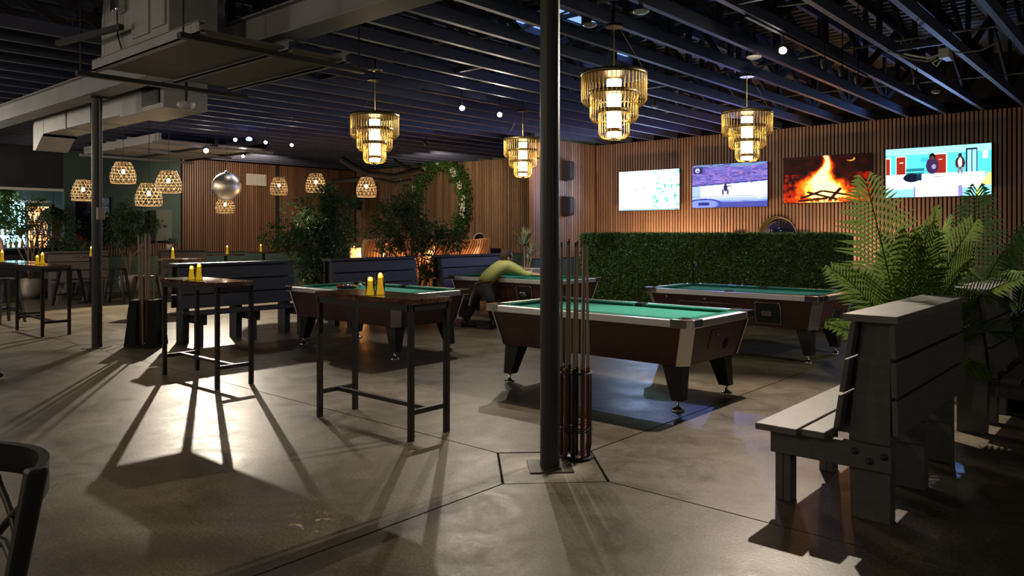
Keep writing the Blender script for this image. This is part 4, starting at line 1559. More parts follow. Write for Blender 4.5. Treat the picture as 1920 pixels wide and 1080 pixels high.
def television(xa, xb, z0, z1, fn, label, glow, y=14.82, NX=200, NYq=112, tilt=0.0, spill=(20, (.4, .6, 1))):
    cx, cz = (xa + xb) / 2, (z0 + z1) / 2
    w, h = xb - xa, z1 - z0
    t = thing('television', label, 'television', (cx, y, cz), 0, 'televisions on the slatted wall')
    t.rotation_euler = (tilt, 0, 0)
    MB().box(-w / 2 - .008, w / 2 + .008, 0, .045, -h / 2 - .012, h / 2 + .008).build('casing', M['black_sat'], t, bevel=.004)
    MB().box(-w * .3, w * .3, .045, .12, -h * .25, h * .2).build('wall_bracket', M['black_matte'], t)
    us = np.linspace(0, 1, NX)
    vs = np.linspace(0, 1, NYq)
    U, V = np.meshgrid(us, vs)
    C = np.clip(fn(U, V), 0, 2) ** (2.6 if fn is scr_map else 1.9 if fn is scr_fire else 1.6)
    X = (U - .5) * w
    Zz = (V - .5) * h
    P = np.stack([X, np.full_like(X, -.003), Zz], -1).reshape(-1, 3)
    i = np.arange(NX * NYq).reshape(NYq, NX)
    F = np.stack([i[:-1, :-1], i[:-1, 1:], i[1:, 1:], i[1:, :-1]], -1).reshape(-1, 4)
    me = bpy.data.meshes.new('screen')
    me.vertices.add(len(P))
    me.vertices.foreach_set('co', P.ravel())
    me.loops.add(F.size)
    me.loops.foreach_set('vertex_index', F.ravel())
    me.polygons.add(len(F))
    me.polygons.foreach_set('loop_start', np.arange(len(F)) * 4)
    me.update(calc_edges=True)
    ca = me.color_attributes.new('picture', 'FLOAT_COLOR', 'POINT')
    ca.data.foreach_set('color', np.concatenate([C.reshape(-1, 3), np.ones((NX * NYq, 1))], 1).ravel())
    m_ = bpy.data.materials.new('lit_screen')
    m_.use_nodes = True
    n_ = m_.node_tree
    bs = n_.nodes['Principled BSDF']
    bs.inputs['Base Color'].default_value = (.01, .01, .01, 1)
    bs.inputs['Roughness'].default_value = .5
    bs.inputs['Specular IOR Level'].default_value = .1
    at = n_.nodes.new('ShaderNodeVertexColor')
    at.layer_name = 'picture'
    n_.links.new(at.outputs['Color'], bs.inputs['Emission Color'])
    bs.inputs['Emission Strength'].default_value = glow
    me.materials.append(m_)
    o = bpy.data.objects.new('screen', me)
    COL.objects.link(o)
    o.parent = t
    light('screen_glow', 'SPOT', (cx, y - .12, cz), spill[0], spill[1], 0.0, (cx - .6, y - 5, cz - .1), 165, .5)
    return t


def wall_a(px, y):
    tx_ = (px - 960) / 1428
    Z = y / (CT + ST * tx_)
    return Z * (CT * tx_ - ST), Z


def tv(px0, px1, yt, yb, fn, label, glow, tilt, spill):
    yw = 14.82
    x0, Z0 = wall_a(px0, yw)
    x1, Z1 = wall_a(px1, yw)
    zt_ = EYE + (436 - yt) * Z0 / 1428
    zb_ = EYE + (436 - yb) * Z0 / 1428
    television(x0, x1, zb_, zt_, fn, label, glow, yw, tilt=tilt, spill=spill)


tv(1161, 1274, 323, 395, scr_map, 'wall television showing a washed-out white and teal picture, leftmost', 1.15, .0, (85, (.42, .54, 1.0)))
tv(1298, 1439, 311, 390, scr_sport, 'wall television showing a blue-lit sports game', 1.05, .0, (60, (.20, .26, 1.0)))
tv(1469, 1634, 297, 381, scr_fire, 'wall television showing a log fire', 1.2, .0, (16, (1, .35, .1)))
tv(1661, 1859, 281, 371, scr_office, 'wall television showing a teal office scene, rightmost', 1.3, .0, (75, (.24, .45, 1.0)))

# ------------------------------------------------------------------ round mirror, wall fittings


def on_north(px, y=14.95):
    return wall_a(px, y)[0]


x = on_north(1458)
t = thing('round_mirror', 'round wall mirror rising behind the hedge, below the televisions', 'mirror', (x, 14.94, 1.46))
R = Matrix.Rotation(PI / 2, 4, 'X')
MB().lathe([(0, 0), (.38, 0), (.38, .015), (0, .015)], 48, M=R).build('glass', M['mirror'], t)
MB().tube([(.39 * math.cos(2 * PI * k / 48), -.008, .39 * math.sin(2 * PI * k / 48)) for k in range(48)], .012, 8, closed=True).build('frame', M['brass_d'], t)
for (px, z, lb) in ((1508, 1.49, 'right'), (1384, 1.49, 'left')):
    MB().box(-.12, .12, -.10, .0, -.02, .02).build('wall_shelf', M['white_plastic'], loc=(on_north(px), 14.95, z), label='small pale ledge just above the hedge, %s of the round mirror' % lb, cat='shelf')
for (z, lb) in ((2.93, 'upper'), (2.13, 'lower')):
    tx_ = (1055 - 960) / 1428
    yb_ = (10.4 * CT + 10.4 * ST * tx_ * 0 + 10.4 * (tx_ * ST)) / (ST - tx_ * CT)
    t = thing('wall_speaker', 'black wall speaker right of the near column, %s one' % lb, 'speaker', (-10.36, 13.72, z - .02), .25)
    MB().prism([(-.1, -.22), (.10, -.18), (.10, .22), (-.1, .24)], 'y', -.14, .14).build('cabinet', M['black_matte'], t, bevel=.015)
    MB().prism([(.10, -.16), (.112, -.15), (.112, .19), (.10, .20)], 'y', -.12, .12).build('grille', M['black_sat'], t)
x, y, _ = W(687, 21.0)
t = thing('hanging_speaker', 'black speaker hung below a basket lamp on the far corner wall', 'speaker', (-20.0, 15.0, 2.35), .6)
MB().hull8([(-.2, -.15, 0), (.25, -.2, -.1), (.25, .2, -.1), (-.2, .15, 0)], [(-.3, -.2, .35), (.3, -.22, .45), (.3, .2, .45), (-.3, .2, .35)]).build('cabinet', M['black_matte'], t)
MB().tube([(0, 0, .4), (0, 0, 1.3)], .012, 6).build('mount', M['black_sat'], t)
t = thing('wall_vent', 'cream air vent grille high on the dark slatted wall', 'vent', (-20.95, 12.18, 3.12))
b = MB()
b.box(0, .02, -.33, .33, -.17, -.14)
b.box(0, .02, -.33, .33, .14, .17)
b.box(0, .02, -.33, -.30, -.14, .14)
b.box(0, .02, .30, .33, -.14, .14)
b.build('frame', M['vent'], t)
b = MB()
for i in range(20):
    b.box(.0, .014, -.30 + i * .03, -.285 + i * .03, -.14, .14)
b.build('louvres', M['white_plastic'], t)
t = thing('light_switch', 'white light switch plate on the wood wall inside the wreath', 'light switch', (-15.7, 15.90, 2.15))
MB().box(-.06, .06, -.012, 0, -.09, .09).build('plate', M['white_plastic'], t, bevel=.004)
MB().box(-.02, .02, -.02, -.012, -.035, .035).build('rocker', M['petal'], t, bevel=.003)
t = thing('electrical_cabinet', 'grey electrical cabinet door on the dark green wall', 'cabinet', (-20.98, 9.32, 1.3))
MB().box(0, .10, -.16, .28, 0, .85).build('body', M['grey_wall'], t, bevel=.008)
MB().box(0, .11, -.32, -.17, 0, .83).build('dark_gap', M['black_matte'], t)
MB().box(.10, .115, .05, .14, .38, .44).build('latch', M['black_sat'], t)
x, y, _ = W(318, 18.0)
t = thing('potted_herb', 'tiny green plant in a white pot behind the round candle table', 'potted plant', (-19.07, 8.72, 1.10))
MB().lathe([(.0, 0), (.07, 0), (.09, .14), (.08, .14), (.06, .03), (0, .03)], 16).build('pot', M['white_pot'], t)
r_ = np.random.RandomState(3)
P_ = r_.normal(0, 1, (160, 3)) * np.array([.07, .07, .05]) + np.array([0, 0, .2])
leaf_cloud('foliage', P_, r_.normal(0, 1, (160, 3)), .05, M['leaf_dark'], t)
t = thing('wall_shelf_bracket', 'black console box under the stub wall slats', 'cabinet', (-11.6, 12.9, 0))

bpy.data.objects.remove(t)

# stage light fixture and black box by the wavy ribs
x, y, _ = W(900, 19.0)
t = thing('stage_light', 'stage light on its yoke behind the glowing ribbed bench', 'stage light', (x, y, 1.35), .6)
R = Matrix.Rotation(1.25, 4, 'X')
MB().lathe([(.11, -.12), (.15, -.1), (.15, .12), (.13, .14), (.13, .1), (0, .1)], 24, M=R).build('housing', M['beam'], t)
MB().lathe([(0, .11), (.12, .115)], 20, M=R).build('lens', M['glass_blk'], t)
MB().tube([(-.18, 0, .05), (-.2, 0, -.12), (-.1, 0, -.2), (.1, 0, -.2), (.2, 0, -.12), (.18, 0, .05)], .016, 6).build('yoke', M['black_sat'], t)
MB().box(-.14, .14, -.14, .14, -.26, -.2).build('base', M['black_sat'], t, bevel=.01)
x, y, _ = W(917, 18.7)
t = thing('subwoofer', 'black speaker box at the right end of the glowing ribbed bench', 'speaker', (x, y, 0), .2)
MB().box(-.2, .2, -.25, .25, 0, 1.14).build('cabinet', M['black_matte'], t, bevel=.015)
MB().box(.2, .212, -.2, .2, .08, 1.04).build('grille', M['black_sat'], t)

# ------------------------------------------------------------------ hedge
for k, (x0, x1, lb) in enumerate(((-9.05, -6.58, 'left half of the boxwood hedge divider behind the pool tables, brighter green'), (-6.54, -3.94, 'right half of the boxwood hedge divider behind the pool tables, darker green'))):
    t = thing('hedge_panel', lb, 'hedge', ((x0 + x1) / 2, 12.55, 0), 0, 'boxwood hedge divider')
    w = (x1 - x0) / 2
    MB().box(-w + .03, w - .03, -.10, .12, .04, 1.49).build('hedge_core', M['leaf_dark'], t)
    MB().box(-w + .1, w - .1, -.12, .12, .0, .04).build('base', M['black_sat'], t)
    rgh = np.random.RandomState(20 + k)
    n = 22000
    Pn = np.stack([rgh.uniform(-w, w, n), np.full(n, -.12), rgh.uniform(.03, 1.5, n)], 1)
    lump = .022 * (np.sin(Pn[:, 0] * 22 + 2 * np.sin(Pn[:, 2] * 13)) * np.sin(Pn[:, 2] * 25))
    Pn[:, 1] += lump + rgh.uniform(-.02, .02, n)
    Dn = np.tile([0, -1.0, .1], (n, 1))
    n2 = 2600
    P2 = np.stack([rgh.uniform(-w, w, n2), rgh.uniform(-.13, .13, n2), rgh.uniform(1.48, 1.50, n2)], 1)
    D2 = np.tile([0, 0, 1.0], (n2, 1))
    n3_ = 2600
    s_ = 1 if k else -1
    P3 = np.stack([np.full(n3_, s_ * w), rgh.uniform(-.13, .13, n3_), rgh.uniform(.03, 1.5, n3_)], 1)
    D3 = np.tile([s_ * 1.0, 0, .1], (n3_, 1))
    n4 = 3000
    P4 = np.stack([rgh.uniform(-w, w, n4), np.full(n4, .13), rgh.uniform(.03, 1.5, n4)], 1)
    D4 = np.tile([0, 1.0, .1], (n4, 1))
    leaf_cloud('boxwood_leaves', np.concatenate([Pn, P2, P3, P4]), np.concatenate([Dn, D2, D3, D4]), .042, M['leaf_hedge'], t, aspect=.75, fold=.5, seed=k)

# teal chair right of the hedge
t = thing('velvet_chair', 'dark teal velvet chair just right of the hedge', 'chair', (*W(1610, 11.4)[:2], 0), 1.2)
MB().prism([(-.24, .46), (.24, .46), (.24, .92), (.18, .98), (-.18, .98), (-.24, .92)], 'y', .2, .28).build('backrest', M['teal_velvet'], t, bevel=.02)
MB().box(-.25, .25, -.26, .26, .40, .50).build('seat', M['teal_velvet'], t, bevel=.03)
for sx in (-1, 1):
    for sy in (-1, 1):
        MB().tube([(sx * .22, sy * .22, 0), (sx * .2, sy * .2, .4)], [.012, .018], 8).build('leg', M['black_sat'], t)

# ------------------------------------------------------------------ trees


def tree(x, y, pot, crown, label, hts=(.9,), seed=1, n=3600, leaf=.075, base_z=0.0, trunk_top=1.0, cat='tree', name='ficus_tree', lm='leaf_dark', spread=.4):
    """crown: list of (dx, dy, z, r) balls"""
    r = random.Random(seed)
    g_ = np.random.RandomState(seed)
    t = thing(name, label, cat, (x, y, 0))
    z0 = 0
    if pot:
        pr, ph = pot
        MB().lathe([(0, 0), (pr * .62, 0), (pr * .9, ph * .3), (pr, ph * .65), (pr * .93, ph), (pr * .84, ph), (pr * .85, ph * .86), (0, ph * .86)], 32).build('planter', M['white_pot'], t)
        MB().lathe([(0, ph * .87), (pr * .84, ph * .87)], 24).build('soil', M['black_matte'], t)
        z0 = ph * .85
    b = MB()
    for i, (dx, dy, z, cr) in enumerate(crown):
        bx_, by_ = r.uniform(-.04, .04), r.uniform(-.04, .04)
        mid = (bx_ + dx * .25 + r.uniform(-.05, .05), by_ + dy * .25, z0 + (z - z0) * .4)
        mid2 = (dx * .65 + r.uniform(-.05, .05), dy * .65, z0 + (z - z0) * .72)
        b.tube([(bx_, by_, z0 - .02), mid, mid2, (dx, dy, z)], [.026, .02, .014, .006], 7)
        for q in range(5):
            e = (dx + r.uniform(-cr, cr) * .8, dy + r.uniform(-cr, cr) * .8, z + r.uniform(-cr, cr) * .7)
            b.tube([mid2, tuple((mid2[j] + e[j]) / 2 + r.uniform(-.03, .03) for j in range(3)), e], [.010, .007, .003], 5)
    b.build('branches', M['bark'], t)
    tot = sum(c[3] ** 2 for c in crown)
    PP, DD = [], []
    for (dx, dy, z, cr) in crown:
        m_ = int(n * cr ** 2 / tot)
        # twigs: clumps
        nc = max(6, int(m_ / 26))
        v = g_.normal(0, 1, (nc, 3))
        v /= np.linalg.norm(v, axis=1)[:, None]
        cen = v * cr * (g_.uniform(.25, 1.08, (nc, 1)) ** .7)
        pick = g_.randint(0, nc, m_)
        off = g_.normal(0, .055, (m_, 3))
        p = cen[pick] + off
        PP.append(p + np.array([dx, dy, z]))
        d = p / (cr + 1e-6) + np.array([0, 0, -.45])
        DD.append(d)
    leaf_cloud('foliage', np.concatenate(PP), np.concatenate(DD), leaf, M[lm], t, aspect=.42, seed=seed)
    return t


def vx(d):   # offset to the right as seen, in world xy
    return (CT * d, ST * d)


def crown(lst):
    out = []
    for d, z, r in lst:
        a, b_ = vx(d)
        out.append((a, b_, z, r))
    return out


x, y, _ = W(612, 13.3)
tree(x, y, None, crown([(0, 2.15, .25), (-.15, 1.85, .40), (.15, 1.9, .36), (-.55, 1.6, .38), (-.95, 1.45, .18), (-.2, 1.35, .42), (.2, 1.4, .34), (.0, 1.0, .36), (-.3, .85, .3), (.15, .7, .28)]), 'large leafy ficus tree left of the blue-black bench, under a basket lamp', seed=4, n=8200)
x, y, _ = W(785, 14.6)
tree(x, y, None, crown([(-.25, 2.15, .28), (-.45, 1.85, .34), (-.1, 1.85, .34), (-.7, 1.55, .26), (.1, 1.55, .30), (.45, 1.45, .28), (.65, 1.4, .2), (-.15, 1.3, .26), (.1, .95, .2), (-.5, 1.2, .2), (.2, .75, .18)]), 'leafy ficus tree between the benches, before the hanging green wreath', seed=9, n=5400)
x, y, _ = W(242, 19.4)
tree(x, y, (.245, .44), crown([(0, 2.0, .36), (-.3, 1.7, .36), (.3, 1.7, .34), (0, 1.5, .38), (-.4, 1.4, .22), (.55, 1.65, .2), (.1, 1.2, .2)]), 'ficus tree in a white planter right of the left column', seed=12, n=3800)
x, y, _ = W(57, 17.9)
tree(x, y, (.24, .45), crown([(-.1, 2.15, .3), (-.3, 1.8, .36), (.2, 1.8, .32), (0, 1.6, .36), (-.5, 1.5, .25), (.35, 2.1, .24), (.4, 1.5, .2)]), 'ficus tree in a white planter in front of the bright bar, far left', seed=15, n=1900)
x, y, _ = W(118, 18.4)
tree(x, y, (.15, .75), crown([(0, 1.45, .36), (-.15, 1.75, .25), (.25, 1.3, .26), (.55, 1.2, .18), (-.3, 1.25, .25)]), 'bushy shrub behind the brown-grey bench left of the left column', seed=18, n=1500, name='leafy_shrub', cat='shrub')
# hanging yellow-lit vine far left
g_ = np.random.RandomState(8)
x, y, _ = W(6, 19.5)
t = thing('hanging_vine', 'yellow-green hanging vine lit at the far left edge, by the bar', 'hanging plant', (x, y, 2.65))
MB().lathe([(.05, -.05), (.14, .0), (.15, .04)], 16).build('hanging_basket', M['bark'], t)
P_ = g_.normal(0, 1, (1500, 3)) * np.array([.16, .16, .0]) + np.stack([np.zeros(1500), np.zeros(1500), g_.uniform(-1.0, .05, 1500)], 1)
leaf_cloud('foliage', P_, np.tile([0, 0, -1.0], (1500, 1)) + g_.normal(0, .6, (1500, 3)), .08, M['leaf_moss'], t, aspect=.7)

# spiky yucca in a pale trough
x, y, _ = W(985, 14.0)
t = thing('potted_yucca', 'spiky pale yucca in a trough behind the far pool table', 'potted plant', (x, y, 0))
MB().box(-.28, .28, -.14, .14, .55, .90).build('trough', M['white_pot'], t, TH, bevel=.01) if False else MB().box(-.28, .28, -.14, .14, .55, .88).build('trough', M['white_pot'], t, bevel=.01)
MB().box(-.24, .24, -.11, .11, .0, .55).build('stand', M['black_sat'], t)
for (d, zc, n_, s_) in ((-.02, 1.28, 34, .42), (.12, 1.1, 22, .32), (.05, 1.02, 12, .25)):
    b = MB()
    a_, b_ = vx(d)
    b.tube([(a_ * .5, b_ * .5, .86), (a_, b_, zc)], [.02, .014], 7)
    st = b.build('stem', M['bark'], t)
    b = MB()
    r = random.Random(n_)
    for i in range(n_):
        az, el = r.uniform(0, 2 * PI), r.uniform(.1, 1.45)
        L = s_ * r.uniform(.75, 1.1)
        dv = Vector((math.cos(az) * math.cos(el), math.sin(az) * math.cos(el), math.sin(el)))
        sd = Vector((-math.sin(az), math.cos(az), 0)) * .014
        p0_ = Vector((a_, b_, zc))
        p1 = p0_ + dv * L * .5 + Vector((0, 0, .02))
        p2 = p0_ + dv * L + Vector((0, 0, -.03))
        b.add([p0_ - sd * .5, p0_ + sd * .5, p1 + sd, p1 - sd, p2], [(0, 1, 2, 3), (3, 2, 4)])
    b.build('leaf_rosette', mat('yucca_leaf', (.30, .36, .20), .5) if 'yucca_leaf' not in bpy.data.materials else bpy.data.materials['yucca_leaf'], t)

# ------------------------------------------------------------------ palms


def palm(x, y, z0, fronds, label, seed=1, lm='leaf_palm', pot=True):
    r = random.Random(seed)
    t = thing('potted_palm', label, 'palm', (x, y, 0))
    if pot:
        MB().lathe([(0, 0), (.17, 0), (.22, z0 - .03), (.20, z0 - .03), (.19, z0 - .08), (0, z0 - .08)], 24).build('pot', M['black_sat'], t)
    for fr_ in fronds:
        az, el, L, droop = fr_[:4]
        tw = fr_[4] if len(fr_) > 4 else r.uniform(-.5, .5)
        # rachis
        pts = []
        p = Vector((r.uniform(-.04, .04), r.uniform(-.04, .04), z0 - .08))
        d = Vector((math.cos(az) * math.cos(el), math.sin(az) * math.cos(el), math.sin(el)))
        ns = 14
        for i in range(ns + 1):
            pts.append(p.copy())
            p = p + d * (L / ns)
            d = (d + Vector((0, 0, -droop / ns))).normalized()
        b = MB()
        b.tube(pts, [.011 - .008 * i / ns for i in range(ns + 1)], 5)
        nl = 30
        hor = (Matrix.Rotation(tw, 3, (pts[5] - pts[0]).normalized()) @ Vector((-math.sin(az), math.cos(az), 0)))
        for i in range(nl):
            s = .16 + .84 * i / (nl - 1)
            k = min(int(s * ns), ns - 1)
            f = s * ns - k
            q = pts[k].lerp(pts[k + 1], f)
            dd = (pts[k + 1] - pts[k]).normalized()
            for sg in (-1, 1):
                ll = .36 * L / 1.1 * math.sin(PI * (.18 + .76 * s)) ** .8 * r.uniform(.88, 1.08)
                side = (hor * sg * 1.0 + dd * (.45 + .55 * s) + Vector((0, 0, .10))).normalized()
                e = q + side * ll + Vector((0, 0, -.10 * ll - r.uniform(0, .03)))
                md = q + side * ll * .5 + Vector((0, 0, .02))
                wv = (dd * .8 + Vector((0, 0, .25))).normalized() * .0155
                wv = wv + Vector((0, 0, r.uniform(-.004, .004)))
                b.add([q - wv * .5, q + wv * .5, md + wv, md - wv, e], [(0, 1, 2, 3), (3, 2, 4)])
        b.build('frond', M[lm], t)
    return t


def caz(right, away):
    """azimuth for a direction given as right / away from the camera"""
    return math.atan2(ST * right + CT * away, CT * right - ST * away)


x, y, _ = W(1706, 5.75)
fr = [(caz(-.6, -.1), 1.36, 1.40, .30, 1.35), (caz(-1, .25), 1.12, .92, .85, .9), (caz(1, -.1), .98, 1.05, .9, -.9), (caz(.4, -1), 1.2, .9, .8),
      (caz(-1, .7), .62, .66, .5, .8), (caz(-.5, -.9), 1.38, 1.0, .6), (caz(.3, 1), 1.1, 1.1, .8), (caz(1, -.2), .70, .9, 1.0, -.7), (caz(.2, -1), 1.40, 1.05, .7), (caz(.8, .6), 1.22, 1.2, .6, -.9), (caz(1, -.6), .3, .5, .8), (caz(.3, -.6), 1.42, 1.15, .5), (caz(.7, -.1), 1.25, 1.15, .6, -1.2)]
palm(x, y, .62, fr, 'bright green potted palm behind the nearest bench', 3)
x, y, _ = W(1812, 7.2)
fr = [(caz(-.1, -1), 1.45, 1.30, .15, 0), (caz(-1, .2), 1.1, 1.15, .8), (caz(1, .2), 1.1, 1.1, .8), (caz(-.7, -.8), .9, .8, .8), (caz(.7, -.8), .9, .8, .8), (caz(.2, -1), 1.2, .85, .6), (caz(-1, -.2), .6, .7, .6), (caz(1, -.2), .6, .75, .6)]
palm(x, y, .70, fr, 'darker potted palm behind the second bench', 5, lm='leaf_palm_d')
x, y, _ = W(1900, 6.6)
fr = [(caz(.3, .2), 1.25, .95, .5), (caz(-1, -.4), .85, .75, 1.3), (caz(-.7, .5), .8, .75, 1.2), (caz(1, .0), .9, .8, .8), (caz(.4, -1), .9, .7, .9), (caz(-1, .2), 1.1, .7, .9)]
palm(x, y, .85, fr, 'drooping palm at the right edge of the photo', 6, lm='leaf_palm_d')

# ------------------------------------------------------------------ wreath
cx_, cz_ = -16.55, 2.47
t = thing('hanging_wreath', 'large green moss wreath with white flowers on the wood wall', 'wreath', (cx_, 15.62, cz_))
RX, RZ = 1.02, 1.12
MB().tube([(RX * math.cos(2 * PI * k / 48), 0, RZ * math.sin(2 * PI * k / 48)) for k in range(48)], .03, 8, closed=True).build('ring_frame', M['black_matte'], t)
g_ = np.random.RandomState(2)
n = 9000
an = np.concatenate([g_.uniform(-.75, PI * .98, n)])
thk = .10 + .07 * np.sin(an * 2.3) ** 2
off = g_.normal(0, 1, (n, 3)) * thk[:, None] * .6
P_ = np.stack([RX * np.cos(an), np.zeros(n), RZ * np.sin(an)], 1) + off
leaf_cloud('foliage', P_, off * 4 + np.array([0, -.3, -.4]), .075, M['leaf_moss'], t, aspect=.5)
for k, (a, s_, ln) in enumerate(((-.05, .10, .45), (.42, .09, .15), (.9, .07, .1), (1.55, .06, .08), (2.1, .07, .1), (2.75, .06, .12), (3.05, .05, .1), (.75, .08, .12))):
    b = MB()
    r = random.Random(k)
    for i in range(16 if ln < .3 else 40):
        c = (RX * 1.05 * math.cos(a) + r.uniform(-s_, s_), -.14 + r.uniform(-.05, .05), RZ * 1.03 * math.sin(a) + r.uniform(-ln, ln * .4))
        for q in range(5):
            aa = 2 * PI * q / 5
            d = .028
            b.add([c, (c[0] + d * math.cos(aa), c[1] - .01, c[2] + d * math.sin(aa)), (c[0] + d * 1.2 * math.cos(aa + .5), c[1] - .014, c[2] + d * 1.2 * math.sin(aa + .5)), (c[0] + d * math.cos(aa + 1), c[1] - .01, c[2] + d * math.sin(aa + 1))], [(0, 1, 2, 3)])
    b.build('flower_cluster', M['petal'], t)

# ------------------------------------------------------------------ glowing ribbed bench
t = thing('ribbed_bench', 'wavy bent-plywood ribbed bench glowing orange inside', 'bench', (-12.6, 9.85, 0))
NR = 46
for i in range(NR):
    yy = i * .075
    ph = i * .10
    pts_f, pts_b = [], []
    top = 1.36 + .03 * math.sin(i * .15)
    for k in range(15):
        z = .03 + (top - .03) * k / 14
        xo = .26 * math.sin(z * 3.6 + ph * .6 + .6) * (1 - .2 * z)
        pts_f.append((xo + .11 + .03 * math.sin(z * 5), z))
        pts_b.append((xo - .03, z))
    poly = pts_f + [((pts_f[-1][0] + pts_b[-1][0]) / 2, top + .03)] + pts_b[::-1]
    MB().prism(poly, 'y', yy, yy + .024).build('rib', M['rib'], t)
MB().box(-.62, -.58, .0, 3.4, .1, 1.2).build('rear_panel', M['rib'], t)
b = MB()
b.box(-.50, -.46, .1, 3.3, .35, .38)
b.box(-.50, -.46, .1, 3.3, 1.05, 1.08)
b.build('light_strip', M['led_orange'], t)
MB().tube([(.03, .0, 1.15), (.03, 3.4, 1.15)], .012, 8).build('cross_rod', M['rib'], t)
for yy in (.5, 1.7, 2.9):
    light('ribbed_bench_glow', 'POINT', (-12.6 - .26, 9.85 + yy, 1.05), 20, (1, .66, .34), .03)
# tufted sofa behind
x, y, _ = W(660, 19.5)
t = thing('tufted_sofa', 'dark navy tufted sofa against the wall between the two leafy trees', 'sofa', (x, y, 0), TH)
MB().box(-1.0, .95, .1, .3, .3, 1.08).build('backrest', M['navy_velvet'], t, bevel=.06)
MB().box(-1.0, .95, -.5, .2, .12, .46).build('seat', M['navy_velvet'], t, bevel=.05)
b = MB()
for i in range(16):
    for j in range(4):
        b.ball((-.93 + i * .12 + (.06 if j % 2 else 0), .095, .55 + j * .13), .014, 6, 4)
b.build('button', M['black_sat'], t, kind='stuff')

# ------------------------------------------------------------------ bar room beyond the opening, far left
t = thing('back_bar', 'brightly lit back bar with bottles, far left', 'bar shelves', (-25.2, 6.9, 0))
MB().box(-.25, .25, -2.4, 1.4, 0, 1.1).build('back_counter', M['black_sat'], t)
MB().box(-.24, -.2, -2.4, .45, 1.1, 2.4).build('lit_back_panel', mat('teal_backlit_panel', (.3, .8, .9), .5, emis=(.40, .80, 1), estr=3), t)
MB().box(-.24, -.2, .52, 1.08, 1.1, 2.3).build('lit_orange_niche', mat('orange_backlit_panel', (.8, .3, .1), .5, emis=(1, .36, .14), estr=2.6), t)
for z in (1.45, 1.8, 2.15):
    MB().box(-.2, .12, -2.4, 1.1, z, z + .02).build('shelf', M['white_plastic'], t)
r = random.Random(4)
bcols = [mat('amber_bottle', (.5, .2, .04), .1), mat('clear_bottle', (.6, .75, .8), .1), mat('green_bottle', (.05, .25, .1), .1)]
b_ = MB().lathe([(0, 0), (.035, 0), (.037, .16), (.014, .21), (.013, .28), (0, .28)], 10)
bo = [None] * 3
ORD = 'first second third fourth fifth sixth seventh eighth ninth tenth eleventh twelfth last'.split()
cnt = 0
for z in (1.10, 1.47, 1.82):
    for i in range(13):
        yy = 6.25 + i * .135
        k = r.randrange(3)
        lab = '%s bottle, %s from the left on the %s back bar shelf' % (('amber', 'clear', 'green')[k], ORD[i], {1.10: 'lowest', 1.47: 'middle', 1.82: 'upper'}[z])
        if bo[k] is None:
            b2_ = MB()
            b2_.v, b2_.f, b2_.m, b2_.sm = list(b_.v), list(b_.f), list(b_.m), list(b_.sm)
            o = b2_.build('bottle', bcols[k])
            bo[k] = o
        else:
            o = bo[k].copy()
            COL.objects.link(o)
        o.location = (-25.15 + r.uniform(-.02, .05), yy, z + .001)
        tag(o, lab, 'bottle', 'bottles on the back bar shelves')
MB().box(-.5, .5, -.45, .45, 0, .03).build('awning_canopy', M['white_plastic'], loc=(-24.0, 7.0, 2.38), label='flat white canopy hanging over the bar, far left', cat='canopy')
light('bar_lamp', 'POINT', (-23.4, 6.0, 2.3), 70, (.75, .88, 1), .1)
x, y, _ = W(100, 19.0)
t = thing('dome_pendant_lamp', 'black dome pendant lamp in front of the bar shelves', 'pendant lamp', (x, y, 1.83))
MB().lathe([(.34, 0), (.335, .05), (.27, .20), (.15, .30), (.03, .34), (.03, .40), (0, .40)], 32).build('shade', M['black_metal'], t)
MB().lathe([(0, .10), (.05, .10), (.07, .14), (.03, .2)], 12).build('bulb', M['bulb'], t)
MB().tube([(0, 0, .4), (0, 0, 1.7)], .01, 6).build('cord', M['black_cable'], t)
MB().box(-.03, .03, -.25, .25, -1.15, .95).build('terracotta_panel', M['terracotta'], loc=(-22.5, 7.38, 1.15), label='terracotta painted wall panel right of the bar shelves', cat='wall panel')

# ------------------------------------------------------------------ people


def skin_mesh(name, nodes, edges, mat_, parent, root=0, sub=2):
    """nodes: list of (x,y,z,rx,ry)"""
    me = bpy.data.meshes.new(name)
    me.from_pydata([n[:3] for n in nodes], edges, [])
    o = bpy.data.objects.new(name, me)
    COL.objects.link(o)
    if parent:
        o.parent = parent
    o.modifiers.new('skin', 'SKIN')
    if not me.skin_vertices:
        bpy.context.view_layer.objects.active = o
    sv = me.skin_vertices[0].data if me.skin_vertices else None
    if sv:
        for i, n in enumerate(nodes):
            sv[i].radius = (n[3], n[4] if len(n) > 4 else n[3])
            sv[i].use_root = (i == root)
    o.modifiers['skin'].use_smooth_shade = True
    sb = o.modifiers.new('sub', 'SUBSURF')
    sb.levels = sub
    sb.render_levels = sub
    me.materials.append(mat_)
    return o


def hand(nodes, edges, wrist_i, dirv, side, up, s=1.0):
    """palm plus five separate bent fingers appended to a skin chain"""
    w = Vector(nodes[wrist_i][:3])
    d, sd, u = Vector(dirv).normalized(), Vector(side).normalized(), Vector(up).normalized()
    palm_ = w + d * .055 * s
    nodes.append((*palm_, .030 * s, .018 * s))
    pi_ = len(nodes) - 1
    edges.append((wrist_i, pi_))
    for k, (off, L) in enumerate(((-.030, .062), (-.010, .075), (.011, .070), (.030, .055))):
        p = palm_ + sd * off * s + d * .032 * s
        prev = pi_
        for j in range(3):
            nodes.append((*p, .0088 * s, .0088 * s))
            edges.append((prev, len(nodes) - 1))
            prev = len(nodes) - 1
            p = p + d * L / 3 * s - u * (.006 + .010 * j) * s
    p = w + d * .03 * s - sd * .034 * s
    prev = pi_
    for j in range(3):
        nodes.append((*p, .010 * s, .010 * s))
        edges.append((prev, len(nodes) - 1))
        prev = len(nodes) - 1
        p = p + (d * .7 - sd * .5 - u * .2).normalized() * .028 * s


